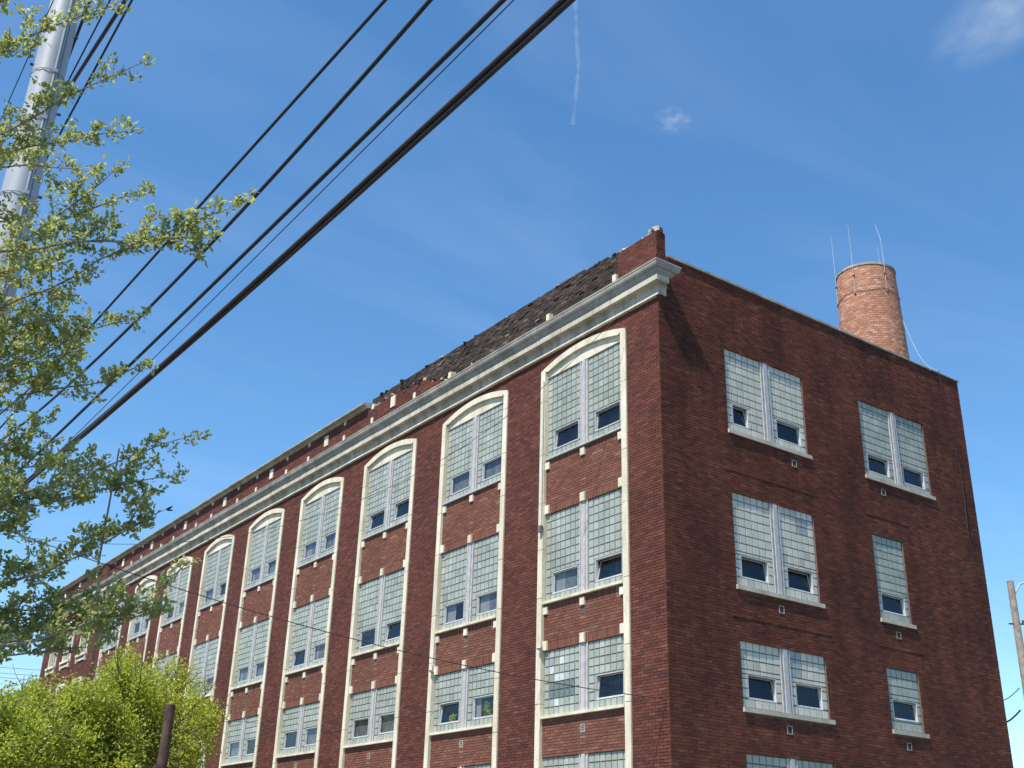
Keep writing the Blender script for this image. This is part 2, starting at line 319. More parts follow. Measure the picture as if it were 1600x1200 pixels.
# a window filled with glass blocks: frame/backing (the part) with blocks, mullion, sashes, panes and sill as its pieces
PANE_N = [0]
def glass_window(mp_, u0, u1, z0, z1, w0, halves, vents, mullion=None, single=False, odd=None, pit=.2, top=None):
    """halves: list of (ua,ub) glazed stretches; vents: list of (ua,ub,za,zb,tilt)"""
    bk = []                                                     # joint backing with holes at the vents
    for (a, b_) in halves:
        vv = [v for v in vents if v[0] > a-.02 and v[1] < b_+.02]
        zz = z0
        if vv:
            v = vv[0]; bk += [(a, b_, w0+.02, w0+.10, z0, v[2]), (a, v[0], w0+.02, w0+.10, v[2], v[3]), (v[1], b_, w0+.02, w0+.10, v[2], v[3]), (a, b_, w0+.02, w0+.10, v[3], z1)]
        else: bk.append((a, b_, w0+.02, w0+.10, z0, z1))
    bk = [q for q in bk if q[1]-q[0] > .004 and q[5]-q[4] > .004]
    win = boxes('window', bk, mp_, M['gmortar'], BLD)
    B = []
    for hi, (a, b_) in enumerate(halves):
        nc = max(1, round((b_-a)/pit)); pc = (b_-a)/nc; nr = max(1, round((z1-z0)/pit)); pr = (z1-z0)/nr
        for r in range(nr):
            for c in range(nc):
                x0, x1, y0, y1 = a+c*pc, a+(c+1)*pc, z0+r*pr, z0+(r+1)*pr
                parts = [(x0, x1, y0, y1)]
                for v in vents:
                    nx = []
                    for (p, q, s, t_) in parts:
                        if q <= v[0] or p >= v[1] or t_ <= v[2] or s >= v[3]: nx.append((p, q, s, t_)); continue
                        if s < v[2]: nx.append((p, q, s, v[2]))
                        if t_ > v[3]: nx.append((p, q, v[3], t_))
                        ms_, mt_ = max(s, v[2]), min(t_, v[3])
                        if p < v[0]: nx.append((p, v[0], ms_, mt_))
                        if q > v[1]: nx.append((v[1], q, ms_, mt_))
                    parts = nx
                for (p, q, s, t_) in parts:
                    if q-p < .035 or t_-s < .035: continue
                    g = .0065; B.append((hi, r, c, (p+g, q-g, w0+R_.uniform(-.002, .002), w0+.05, s+g, t_-g)))
    od = odd or {}
    rest = []
    for (hi, r, c, q) in B:
        k = od.get((hi, r, c))
        if k: boxes('glass_block', [q], mp_, M[k], win, bev=.008)
        elif single: boxes('glass_block', [q], mp_, M['gblock1'], win, bev=.008)
        else: rest.append(q)
    if rest: tag(boxes('glass_blocks', rest, mp_, M['gblock'], win, back=False, bev=.008), kind='stuff')
    if mullion:
        a, b_ = mullion; m_ = (b_-a)
        boxes('mullion', [(a, b_, w0-.012, w0+.12, z0, z1), (a+m_*.30, b_-m_*.30, w0-.04, w0-.0125, z0, z1), (a, a+.03, w0-.028, w0-.0125, z0, z1), (b_-.03, b_, w0-.028, w0-.0125, z0, z1)], mp_, M['mullion'], win)
    for (a, b_, za, zb, tilt) in vents:
        f = .020
        boxes('window_frame', [(a, b_, w0+.004, w0+.08, za, za+f), (a, b_, w0+.004, w0+.08, zb-f, zb), (a, a+f, w0+.004, w0+.08, za+f, zb-f), (b_-f, b_, w0+.004, w0+.08, za+f, zb-f)], mp_, M['frame'], win)
        # sash hinged at the foot, head leaning in
        a2, b2, s, t_ = a+f+.006, b_-f-.006, za+f+.006, zb-f-.006; g = .018; h = t_-s; k = math.tan(tilt)
        V = []
        def P(u, z, d): return (u, w0+.03+d+(z-s)*k, z)
        rects = [(a2, b2, s, s+g), (a2, b2, t_-g, t_), (a2, a2+g, s+g, t_-g), (b2-g, b2, s+g, t_-g)]
        mb = MB()
        for (p, q, r0, r1) in rects:
            V = [P(p, r0, 0), P(q, r0, 0), P(q, r0, .03), P(p, r0, .03), P(p, r1, 0), P(q, r1, 0), P(q, r1, .03), P(p, r1, .03)]
            mb.add(mp_(V), BF if mp_ is mapR else BF[:, ::-1])
        mb.build('sash', M['frame'], win)
        V = mp_([P(a2+g, s+g, .015), P(b2-g, s+g, .015), P(b2-g, t_-g, .015), P(a2+g, t_-g, .015)])
        quads('pane', V, [[0, 1, 2, 3]] if mp_ is mapR else [[3, 2, 1, 0]], M['pane'], win)
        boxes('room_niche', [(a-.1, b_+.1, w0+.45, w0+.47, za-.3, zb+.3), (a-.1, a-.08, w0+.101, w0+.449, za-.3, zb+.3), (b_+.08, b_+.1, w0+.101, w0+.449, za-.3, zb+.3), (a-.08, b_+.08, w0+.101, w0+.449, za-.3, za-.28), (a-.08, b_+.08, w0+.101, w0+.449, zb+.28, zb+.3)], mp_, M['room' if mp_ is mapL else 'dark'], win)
        if mp_ is mapL and not (abs(a-BAYS[1][0]) < 3 and 5 < za < 6) and tilt < .05 and R_.random() < .9: boxes('tone_sheet', [(a-.05, b_+.05, w0+.105, w0+.112, za-.1, zb+.1)], mp_, M['tone_sheet'], win)  # added sheet behind the pane to lighten its tone, no curtain known there
        if tilt < .05 and R_.random() < .6:
            x = R_.uniform(.2, .5); sd_ = R_.random() < .7
            p, q = (b_-(b_-a)*x, b_+.05) if sd_ else (a-.05, a+(b_-a)*x)
            boxes('blind', [(p, q, w0+.1005, w0+.1035, za-.1, zb+.1)], mp_, M['blind'], win)
    return win

ROWS = [(11.50, 13.80), (7.79, 10.01), (5.09, 6.60), (2.6, 4.16)]     # sill, head
WG = .085                                                        # glass plane behind the wall face
for bi, (A, B_) in enumerate(BAYS):
    tw = .20; a, b_ = A+tw, B_-tw; c = (A+B_)/2; mw = .155
    det = bi < 6
    # jamb stones, both sides, from the springing to the ground
    for (p, q) in ((A, a), (b_, B_)):
        z = .12; zt = SPR
        while z < zt-.01:
            z2 = min(zt, z+R_.choice([1.22, 1.3, 1.5, 1.75]))
            if zt-z2 < .5: z2 = zt
            jamb = boxes('jamb_stone', [(p, q, -.03+R_.uniform(-.002, .002), .14, z+.002, z2-.002)], mapL, M['stone'], BLD, bev=.005)
            inner = (q-.012, q+.02) if p == A else (p-.02, p+.012)
            z = z2
    # arch stones
    h = (B_-A)/2; hi_ = h-tw; nst = 5
    def zo(y): return SPR+RISE*(1-((y-c)/h)**2)
    def zi(y): return SPR-.11+(RISE-.06)*(1-min(1, abs((y-c)/hi_))**2)
    for k in range(nst):
        ys = np.linspace(-1+2*k/nst, -1+2*(k+1)/nst, 7); g = .002/h
        ys[0] += g; ys[-1] -= g
        mb = MB()
        for t0, t1 in zip(ys[:-1], ys[1:]):
            yo0, yo1 = c+t0*h, c+t1*h; yi0, yi1 = c+t0*hi_, c+t1*hi_
            V = [(yi0, -.03, zi(yi0)), (yi1, -.03, zi(yi1)), (yi1, .14, zi(yi1)), (yi0, .14, zi(yi0)), (yo0, -.03, zo(yo0)+.001), (yo1, -.03, zo(yo1)+.001), (yo1, .14, zo(yo1)+.001), (yo0, .14, zo(yo0)+.001)]
            if k == 0 and t0 < -.99: V[0] = (A, -.03, SPR-.0); V[3] = (A, .14, SPR); V[4] = (A, -.03, SPR+.001); V[7] = (A, .14, SPR+.001); 
            if k == nst-1 and t1 > .99: V[1] = (B_, -.03, SPR); V[2] = (B_, .14, SPR); V[5] = (B_, -.03, SPR+.001); V[6] = (B_, .14, SPR+.001)
            mb.add(mapL(V), BF[:, ::-1])
        mb.build('arch_stone', M['stone'], BLD)
    # springer corner pieces under the arch ends
    # panel between the arch and the flat window head
    mb = MB(); n = 16
    for k in range(n):
        y0, y1 = a+(b_-a)*k/n, a+(b_-a)*(k+1)/n
        V = [(y0, .05, 13.80), (y1, .05, 13.80), (y1, .3, 13.80), (y0, .3, 13.80), (y0, .05, zi(y0)+.03), (y1, .05, zi(y1)+.03), (y1, .3, zi(y1)+.03), (y0, .3, zi(y0)+.03)]
        mb.add(mapL(V), BF[:, ::-1])
    mb.build('arch_panel', M['stone'], BLD)
    for ri, (z0, z1) in enumerate(ROWS):
        vents = []
        zv = z0+.2
        sc = (b_-a)/3.01
        vz = [(11.71, 12.25), (7.95, 8.49), (5.28, 5.83), (2.8, 3.35)][ri]
        til = [R_.choice([0.0, 0.0, 0.01, .02, .12]) for _ in range(2)]
        odd = {}
        lv = (c+.24*sc, c+1.24*sc, *vz, til[0]); rv = (c-1.36*sc, c-.40*sc, *vz, til[1])
        vents = [rv, lv]
        if bi == 0 and ri == 2:
            vents = [rv]
            for r_ in (2, 3):
                for c_ in range(1, 6): odd[(1, r_, c_)] = 'gb_dark'
            for k in ((1, 4, 3), (1, 4, 4), (1, 6, 3), (1, 1, 4), (1, 5, 5)): odd[k] = 'gb_white'
            for k in ((1, 4, 1), (1, 5, 2), (1, 1, 2), (1, 6, 5)): odd[k] = 'gb_grey'
        if bi == 0 and ri == 1: vents[0] = (*rv[:4], .22)
        win = glass_window(mapL, a, b_, z0, z1, WG, [(a, c-mw), (c+mw, b_)], vents, (c-mw+.002, c+mw-.002), odd=odd)
        # sill
        if ri < 3:
            tk = .075 if ri else .055
            boxes('sill', [(a+.002, b_-.002, -.045 if ri else -.02, WG+.05, z0-tk, z0-.002)], mapL, M['stone' if ri else 'mullion'], win, bev=.005)
    # spandrels: brick panel with soldier courses, cream blocks and a little vent
    for si, (zt, zb) in enumerate(((11.50-.06, 10.01), (7.79-.08, 6.60), (5.09-.08, 4.16))):
        w0 = .045
        bl = lay(zb+.2, zt-.2, lambda z: [(a, b_)], w0, phase=c)
        if si < 2: bl += soldiers(a, b_, zb, zb+.2, w0) + soldiers(a, b_, zt-.2, zt, w0)
        else: bl = lay(zb, zt, lambda z: [(a, b_)], w0, phase=c)
        sp = wall('spandrel', mapL, a, b_, zb, zt, w0, .3, bl, 'brick_span')
        if si < 2:
            for y, kk in ((a+.085, 0), (c, 1), (b_-.085, 2)):
                block(sp, mapL, y-.085+(.002 if kk == 0 else 0), y+.085-(.002 if kk == 2 else 0), w0-.045, w0+.04, zt-.24, zt-.045)
                block(sp, mapL, y-.085+(.002 if kk == 0 else 0), y+.085-(.002 if kk == 2 else 0), w0-.045, w0+.04, zb+.004, zb+.235)
        if si:
            zc_ = zt-.33 if si == 1 else zt-.30
            boxes('vent_grille', [(c-.085, c+.085, w0-.008, w0+.02, zc_-.09, zc_-.07), (c-.085, c+.085, w0-.008, w0+.02, zc_+.07, zc_+.09), (c-.085, c-.065, w0-.008, w0+.02, zc_-.07, zc_+.07), (c+.065, c+.085, w0-.008, w0+.02, zc_-.07, zc_+.07)] + [(c-.065, c+.065, w0-.004, w0+.005, zc_-.06+k*.04, zc_-.045+k*.04) for k in range(4)], mapL, M['coping' if si == 2 else 'vent'], sp)
    wall('apron_wall', mapL, a, b_, 0, 2.58, .045, .3, lay(.3, 2.58, lambda z: [(a, b_)], .045, phase=c), 'brick_span')

# ------------------------------------------------------------------ far end pavilion, a little proud of the long wall
PW = -.15
WP = [(44.2, .62), (47.2, .62), (50.05, .62)]
PR = [(11.75, 13.7), (8.2, 10.25), (5.0, 6.6)]
def pav_iv(z):
    cuts = [(c-h, c+h) for c, h in WP if any(z0 < z < z1 for z0, z1 in PR)]
    iv = []; s = PAV+.0
    for p, q in cuts: iv.append((s, p)); s = q
    iv.append((s, END)); return iv
bl = lay(0.3, Z_BEAD+.05, pav_iv, PW, wd=.14)
core = []
zs = [0]+[v for r in PR[::-1] for v in r]+[15.0]
for k in range(len(zs)-1):
    zm = (zs[k]+zs[k+1])/2
    for p, q in pav_iv(zm): core.append((p+.0005, q-.0005, PW+REC, .3, zs[k], zs[k+1]))
wall('pavilion_wall', mapL, 0, 0, 0, 0, 0, 0, bl, core=core)
for c, h in WP:
    for ri, (z0, z1) in enumerate(PR):
        win = glass_window(mapL, c-h, c+h, z0, z1, PW+.12, [(c-h, c+h)], [(c-h+.1, c+h-.1, z0+.25, z0+1.0, .03)])
        boxes('surround', [(c-h-.14, c-h, PW-.05, PW+.12, z0, z1), (c+h, c+h+.14, PW-.05, PW+.12, z0, z1), (c-h-.2, c+h+.2, PW-.07, PW+.12, z1+.001, z1+.24)], mapL, M['stone'], win)
        boxes('sill', [(c-h-.25, c+h+.25, PW-.14, PW+.1, z0-.12, z0-.002), (c-h-.2, c+h+.2, PW-.06, PW+.0, z0-.34, z0-.20), (c-h-.22, c-h-.08, PW-.1, PW, z0-.42, z0-.121), (c+h+.08, c+h+.22, PW-.1, PW, z0-.42, z0-.121)], mapL, M['stone'], win)

# ------------------------------------------------------------------ side wall (right of the corner)
RWIN = []   # u0,u1,z0,z1
for ri, (z0, z1) in enumerate([(11.58, 13.75), (7.80, 10.02), (5.12, 6.56), (2.6, 4.16)]): RWIN.append((2.19, 5.02, z0, z1, 'A', ri))
RWIN += [(7.29, 10.13, 11.58, 13.75, 'B', 0), (7.29, 8.54, 7.80, 9.97, 'b', 1), (7.29, 8.54, 5.12, 6.58, 'b', 2), (7.29, 8.54, 2.6, 4.16, 'b', 3)]
ZC = 15.62                                                       # parapet top on the side wall
def side_iv(z):
    cuts = sorted((a, b_) for a, b_, z0, z1, *_ in RWIN if z0-.11 < z < z1); iv = []; s = 0.0
    for p, q in cuts: iv.append((s, p)); s = q
    iv.append((s, WID)); return iv
bl = lay(0.3, ZC, side_iv, 0.0, off=1)
# relieving courses standing a touch proud above the window heads
for (a, b_, z0, z1, k, ri) in RWIN:
    if ri in (1, 2): 
        n = int((b_-a+.6)/.3)
        for i in range(n): bl.append((a-.2+i*.3, a-.2+i*.3+.288, -.010+R_.uniform(-.004, .002), .03, z1+.50, z1+.555))
lev = sorted({0.0, ZC} | {r[2]-.0 for r in RWIN} | {r[3] for r in RWIN})
core = []
for z0, z1 in zip(lev[:-1], lev[1:]):
    zm = (z0+z1)/2; cuts = sorted((a, b_) for a, b_, y0, y1, *_ in RWIN if y0 < zm < y1); s = REC
    for p, q in cuts: core.append((s, p, REC, .35, z0, z1)); s = q
    core.append((s, WID, REC, .35, z0, z1))
wall('side_wall', mapR, 0, 0, 0, 0, 0, 0, bl, 'brick_side', core=core)
# brick reveals of the side windows
for (a, b_, z0, z1, k, ri) in RWIN:
    rv_ = []; n = round((z1-z0)/CP); ph = (z1-z0)/n
    for i in range(n):
        d = .0025*R_.random()
        rv_.append((b_-.0055-d, b_+.02, .0505, .12, z0+i*ph+J/2, z0+(i+1)*ph-J/2))
    tag(boxes('reveal_bricks', rv_, mapR, M['brick_side'], BLD), kind='stuff')
    W0 = .045
    if k in 'AB':
        m0, m1 = (3.47, 3.80) if k == 'A' else (8.58, 8.90)
        vz = {0: (11.77, 12.31), 1: (8.0, 8.53), 2: (5.31, 5.84), 3: (2.85, 3.4)}[ri]
        o = a-2.19
        vents = [(2.40+o, (2.95 if (ri == 0 and k == 'A') else 3.31)+o, *vz, R_.choice([.1, .16])), ((3.96 if k == 'A' else 3.92)+o, 4.86+o, *vz, R_.choice([.1, .2]))]
        if k == 'B': vents = [(7.5, 8.4, 11.73, 12.25, .14), (9.0, 9.95, 11.73, 12.25, .1)]
        odd = {}
        if k == 'A' and ri == 1: odd = {(1, 9, 4): 'gb_grey', (1, 8, 4): 'gb_grey', (1, 9, 3): 'gb_grey', (1, 8, 3): 'gb_grey'}
        if k == 'A' and ri == 2: odd = {(1, 6, 0): 'gb_grey', (1, 6, 1): 'gb_grey', (1, 5, 0): 'gb_grey', (1, 5, 1): 'gb_grey', (1, 4, 0): 'gb_grey', (1, 4, 1): 'gb_grey'}
        win = glass_window(mapR, a, b_, z0, z1, W0, [(a, m0), (m1, b_)], vents, (m0+.002, m1-.002), single=(k == 'A' and ri in (0, 1, 2)), odd=odd)
    else:
        vz = {1: (7.99, 8.48), 2: (5.37, 5.85), 3: (2.85, 3.4)}[ri]
        win = glass_window(mapR, a, b_, z0, z1, W0, [(a, b_)], [(7.45, 8.40, *vz, .13)])
    boxes('sill', [(a-.04, b_+.12, -.045, W0+.05, z0-.115, z0-.002)], mapR, M['sill_side'], win, bev=.008)
    vx = {('A', 0): 4.46, ('B', 0): 7.95, ('A', 1): 3.61, ('b', 1): 7.92, ('A', 2): 3.6, ('b', 2): 7.85}.get((k, ri))
    if vx:
        zz = z0-.36
        boxes('vent_grille', [(vx-.085, vx+.085, -.012, .02, zz-.09, zz-.072), (vx-.085, vx+.085, -.012, .02, zz+.072, zz+.09), (vx-.085, vx-.067, -.012, .02, zz-.072, zz+.072), (vx+.067, vx+.085, -.012, .02, zz-.072, zz+.072)], mapR, M['coping'], BLD)
        boxes('vent_dark_hole', [(vx-.067, vx+.067, -.006, .012, zz-.072, zz+.072)], mapR, M['dark'], BLD)  # near-black slab, the shade inside the open vent put into its colour
# parapet coping of the side wall
u = .32
while u < WID:
    u2 = min(WID+.04, u+R_.uniform(.85, 1.25))
    if WID-u2 < .5: u2 = WID+.04
    dz = 0.0 if u < 9.8 else -.06
    boxes('coping_stone', [(u+.003, u2-.003, -.045+R_.uniform(-.006, .006), .42, ZC+.001+dz*0, ZC+.075+R_.uniform(-.006, .006)+dz*.5)], mapR, M['coping'], BLD, bev=.006)
    u = u2
# hidden back and far walls, and the roof
boxes('back_wall', [(WID-.35, WID, .351, END, 0, 15.5), (.301, WID-.351, END-.35, END, 0, 15.5)], mapR, M['brick_side'], BLD)
boxes('roof_deck', [(.381, WID-.351, .351, END-.351, 14.7, 14.95)], mapR, M['roof'], BLD)

# ------------------------------------------------------------------ cornice: profiled stones along the long wall, returned round the corner
def profile_run(name, prof, mt, y_end, lens, ret, proud=0.0):
    """prof: (out, z) points; run along the long wall, mitred at the corner, returned ret metres along the side wall"""
    prof = [(o_, z_) for o_, z_ in prof]
    n = len(prof)
    def sec(y, mitre):
        return [(-o_, (-o_ if mitre else y), z_) for o_, z_ in prof]
    y = 0.0; first = True
    while y < y_end:
        y2 = min(y_end, y+R_.choice(lens)*R_.uniform(.92, 1.08))
        if y_end-y2 < .4: y2 = y_end
        dx = R_.uniform(-.004, .004)
        A = sec(y+.004, first); B = sec(y2-.004, False)
        sh = PW if y > PAV-.5 else 0
        A = [(p[0]+dx+sh, p[1], p[2]) for p in A]; B = [(p[0]+dx+sh, p[1], p[2]) for p in B]
        V = A+B; F = [[i, (i+1) % n, n+(i+1) % n, n+i] for i in range(n)]
        me = bpy.data.meshes.new(name); me.from_pydata([tuple(map(float, v)) for v in V], [], F+[list(range(n))[::-1], list(range(n, 2*n))]); me.materials.append(M[mt]); me.update()
        link(name, me, CORN); y = y2; first = False
    A = [(-o_, -o_, z_) for o_, z_ in prof]; B = [(ret(o_), -o_, z_) for o_, z_ in prof]
    V = A+B; F = [[i, n+i, n+(i+1) % n, (i+1) % n] for i in range(n)]
    me = bpy.data.meshes.new(name); me.from_pydata([tuple(map(float, v)) for v in V], [], F+[list(range(n)), list(range(n, 2*n))[::-1]]); me.materials.append(M[mt]); me.update()
    link(name, me, CORN)
CORN = boxes('cornice', [(.03, END-.02, .02, .30, 14.50, 15.2)], mapL, M['cornice'], BLD)
profile_run('bead_stone', [(-.02, 14.425), (.075, 14.425), (.088, 14.435), (.088, 14.475), (.07, 14.49), (-.02, 14.49)], 'stone', END, [1.4, 1.7], lambda o_: -.06)
profile_run('frieze_stone', [(-.02, 14.491), (.045, 14.491), (.045, 14.66), (.06, 14.675), (.06, 14.70), (.11, 14.735), (-.02, 14.735)], 'cornice', END, [1.2, 1.5], lambda o_: .235)
profile_run('fascia_stone', [(-.02, 14.736), (.21, 14.736), (.222, 14.745), (.222, 14.89), (.21, 14.90), (-.02, 14.90)], 'fascia', END, [1.1, 1.4], lambda o_: .17)
CR = [(-.02, 14.901), (.225, 14.901), (.235, 14.935), (.26, 14.955), (.272, 15.02)]
CR += [(.272+.078*math.sin(a_), 15.02+.15*(1-math.cos(a_))) for a_ in np.linspace(.3, math.pi/2, 5)]
CR += [(.362, 15.18), (.362, 15.215), (-.02, 15.225)]
profile_run('crown_stone', CR, 'crown', END, [1.3, 1.5], lambda o_: max(.16, .47-(.362-o_)*1.6))

# ------------------------------------------------------------------ parapet
PT = 16.50; P0 = 15.21
# corner pier
bl = lay(P0, 16.28, lambda z: [(.02, 1.44)], 0.0)
cp = wall('parapet_pier', mapL, .014, 1.44, P0, 16.28, 0, .299, bl)
bl2 = lay(P0, 16.28, lambda z: [(.0, .30)], 0.0, off=1)
tag(boxes('brickwork', bl2, mapR, M['brick_side'], cp, back=False), kind='stuff')
# broken bedding mortar and stones left on the pier and the wall top
def lump(c, s, mt, parent, name='rubble_stone'):
    V = boxV(-1, 1, -1, 1, -1, 1)*np.array(s)*.5*(1+NR.uniform(-.22, .22, (8, 3))); an = R_.uniform(0, 3)
    Rm = np.array([[math.cos(an), -math.sin(an), 0], [math.sin(an), math.cos(an), 0], [0, 0, 1]])
    return quads(name, V@Rm.T + np.array(c), BF, M[mt], parent)
for k in range(7): lump((.15+R_.uniform(-.05, .05), .04+R_.random()*.25, 16.32+R_.uniform(0, .06)), (.2, .14, R_.uniform(.08, .16)), 'rubble' if k % 3 else 'tar', cp)
for k in range(12): lump((.14+R_.uniform(-.08, .08), .2+k*.1, 16.285+R_.uniform(0, .02)), (.2, .16, R_.uniform(.03, .07)), 'rubble', cp)
# ruined stretch: inner leaf black with tar, outer leaf fallen away above a ragged line
PE = 14.45
def rag(y):                                                     # height the outer leaf still stands to
    f = .05*math.sin(y*3.1)+.04*math.sin(y*7.7+1)
    if y < 4.5: return P0+.04
    if y < 9.0: return P0+.06+.22*(y-4.5)/4.5+f
    return min(P0+.28+.75*(y-9)/3.4+f, 16.12+f*.6)
seg = np.arange(1.44, PE, .108)
def ragiv(z):
    iv = []; s = None
    for y in seg:
        if rag(y) > z:
            s = y if s is None else s
        elif s is not None: iv.append((s, y)); s = None
    if s is not None: iv.append((s, PE))
    return iv
tops = lambda y: 16.42+.15*min(1, (y-1.44)/1.8)+.010*math.sin(y*1.7)+.010*math.sin(y*5.3+2)+.008*math.sin(y*11.9)
core = [(y, min(y+.216, PE), .155, .34, P0, tops(y)-.05) for y in np.arange(1.441, PE, .216)]
bl = []
for q in lay(P0, PT+.1, lambda z: [(1.441, PE)], .12, jit=.011, wd=.09, joint=.013, drop=.02):
    if q[5] < tops((q[0]+q[1])/2): bl.append(q)
rp_ = boxes('parapet_core', core, mapL, M['tar'], BLD)
tag(boxes('brickwork', bl, mapL, M['tar'], rp_, back=False), 'black tarred ragged inner brickwork', kind='stuff')
out = lay(P0, 16.3, ragiv, 0.0, jit=.006, wd=.115)
tag(boxes('brickwork', out, mapL, M['brick'], rp_, back=True), kind='stuff')
for k in range(26):
    y = R_.uniform(1.5, PE); r_ = R_.random()
    lump((R_.uniform(.14, .3), y, tops(y)-.02+R_.uniform(-.03, .0)), (R_.uniform(.1, .24), R_.uniform(.08, .22), R_.uniform(.02, .045)), 'tar' if r_ < .55 else 'rubble', rp_)
for k in range(45):
    y = R_.uniform(7.5, 13.8); lump((R_.uniform(.04, .12), y, max(rag(y), P0+.05)+R_.uniform(-.02, .12)), (.1, R_.uniform(.06, .18), R_.uniform(.04, .09)), R_.choice(['rubble', 'tar', 'tar']), rp_)
# sound stretch with coping
bl = lay(P0, 16.18, lambda z: [(PE, PAV)], 0.0)
sp = wall('parapet_wall', mapL, PE+.0005, PAV-.0005, P0, 16.18, 0, .34, bl)
tag(boxes('brickwork', lay(P0, 16.18, lambda z: [(.052, .34)], PE), mapR, M['brick'], sp, back=False), kind='stuff')
bl = lay(P0, 16.18, lambda z: [(PAV, END)], PW, wd=.14)
sp2 = wall('parapet_wall', mapL, PAV+.0005, END-.0005, P0, 16.18, PW, .5, bl)
y = PE-.02
while y < END:
    y2 = min(END+.1, y+R_.uniform(1.1, 1.6)); sh = PW if y > PAV else 0
    V = [(-.06, 16.181), (-.10, 16.23), (-.21, 16.27), (-.23, 16.28), (-.23, 16.33), (.10, 16.40), (.40, 16.33), (.40, 16.181)]
    V = [(x+sh, z) for x, z in V]; n = len(V)
    me = bpy.data.meshes.new('coping_stone'); me.from_pydata([(x, y+.004, z) for x, z in V]+[(x, y2-.004, z) for x, z in V], [], [[i, (i+1) % n, n+(i+1) % n, n+i] for i in range(n)]+[list(range(n))[::-1], list(range(n, 2*n))])
    me.materials.append(M['coping']); link('coping_stone', me, sp if y < PAV else sp2); y = y2
# cream blocks set in the parapet over every bay
for bi, (A, B_) in enumerate(BAYS):
    c = (A+B_)/2+.05
    par = rp_ if c < PE else sp
    small = [(-1.4, 16.15), (1.4, 16.15), (-1.4, 15.57), (1.4, 15.57)]
    if bi == 0: small = [(-1.36, 15.6), (1.4, 15.6)]
    if bi == 1: small = [(1.4, 15.6)]
    if bi == 2: small = [(-1.38, 15.62), (1.38, 15.62), (1.38, 16.12)]
    for du, z in small:
        pr = rp_ if c+du < PE else sp
        block(pr, mapL, c+du-.075, c+du+.075, -.03, .1, z-.1, z+.1)
    if bi >= 2: block(par, mapL, c-.15, c+.15, -.03, .1, 15.67, 16.06)
for c in (44.2, 47.2, 50.0): block(sp2, mapL, c-.15, c+.15, PW-.03, PW+.1, 15.67, 16.06)

# ------------------------------------------------------------------ chimney
ch = plan(1352, 430, 38); CX, CY = ch[0], ch[1]; CT = 22.18
CH = empty('brick_chimney', (CX, CY, 0)); tag(CH, 'round orange brick factory chimney rising behind the roof', 'chimney')
def crad(z): return 1.03+.034*(CT-z)
mb = MB(); zz = np.linspace(0, CT-.02, 30); 
a = np.arange(48)*2*math.pi/48
V = np.concatenate([np.stack([np.cos(a)*(crad(z)-.014), np.sin(a)*(crad(z)-.014), np.full(48, z)], -1) for z in zz])
F = [[i*48+j, i*48+(j+1) % 48, (i+1)*48+(j+1) % 48, (i+1)*48+j] for i in range(29) for j in range(48)]
sh_ = quads('shaft', V, F, M['mortar_pale'], CH)
VB = []; FB = []; z = 9.0; i = 0; hcz = .092
while z < CT-.05:
    r = crad(z); n = 40
    for j in range(n):
        a0 = (j+(.5 if i % 2 else 0)+.025)*2*math.pi/n; a1 = a0+2*math.pi/n*.95; rr = r+R_.uniform(-.005, .006); ri_ = r-.05; am = (a0+a1)/2
        k = len(VB)
        for zz_ in (z+.006, z+hcz-.006):
            for aa, r2 in ((a0, rr), (am, rr+.002), (a1, rr), (a1, ri_), (a0, ri_)): VB.append((math.cos(aa)*r2, math.sin(aa)*r2, zz_))
        FB += [[k, k+1, k+6, k+5], [k+1, k+2, k+7, k+6], [k+2, k+3, k+8, k+7], [k+4, k, k+5, k+9], [k+5, k+6, k+7, k+8], [k, k+4, k+3, k+2]]
    z += hcz; i += 1
tag(quads('brickwork', VB, FB, M['chimney'], CH), kind='stuff')
V = []; n = 48                                                   # rim
for r, z in ((crad(CT)+.03, CT-.06), (crad(CT)+.035, CT+.02), (crad(CT)-.22, CT+.04), (crad(CT)-.25, CT-1.5)):
    V += [(math.cos(q)*r, math.sin(q)*r, z) for q in np.arange(n)*2*math.pi/n]
quads('rim', V, [[i*n+j, i*n+(j+1) % n, (i+1)*n+(j+1) % n, (i+1)*n+j] for i in range(3) for j in range(n)], M['rubble'], CH)
mb = MB(); zb_ = CT-1.15; aa = np.linspace(0, 2*math.pi, 65)
mb.tube([(math.cos(q)*(crad(zb_)+.02), math.sin(q)*(crad(zb_)+.02), zb_+.07*abs(math.sin(q*2.5))) for q in aa], .009, 4); mb.build('conductor_ring', M['wire'], CH)
vd = math.atan2(CAM[1]-CY, CAM[0]-CX)
for da, lean in ((-.38+0.0, 0), (.68, .10), (-1.35, 0), (2.6, 0)):
    q = vd-da if False else vd+da; r = crad(CT)+.05; ca, sa = math.cos(q), math.sin(q)
    ln = 2.05
    mb = MB(); mb.tube([(ca*r, sa*r, CT-1.2), (ca*r, sa*r, CT+.05), (ca*(r-lean*.3), sa*(r-lean*.3), CT+ln*.5), (ca*(r-lean*2.2), sa*(r-lean*2.2), CT+ln*.85)], [.011, .010, .007, .004], 6); rod = mb.build('lightning_rod', M['bright_wire'], CH)
    boxes('rod_clamp', [(ca*r-.03, ca*r+.03, sa*r-.03, sa*r+.03, CT-.45, CT-.41), (ca*r-.03, ca*r+.03, sa*r-.03, sa*r+.03, CT-1.2, CT-1.16)], mapR, M['wire'], rod)
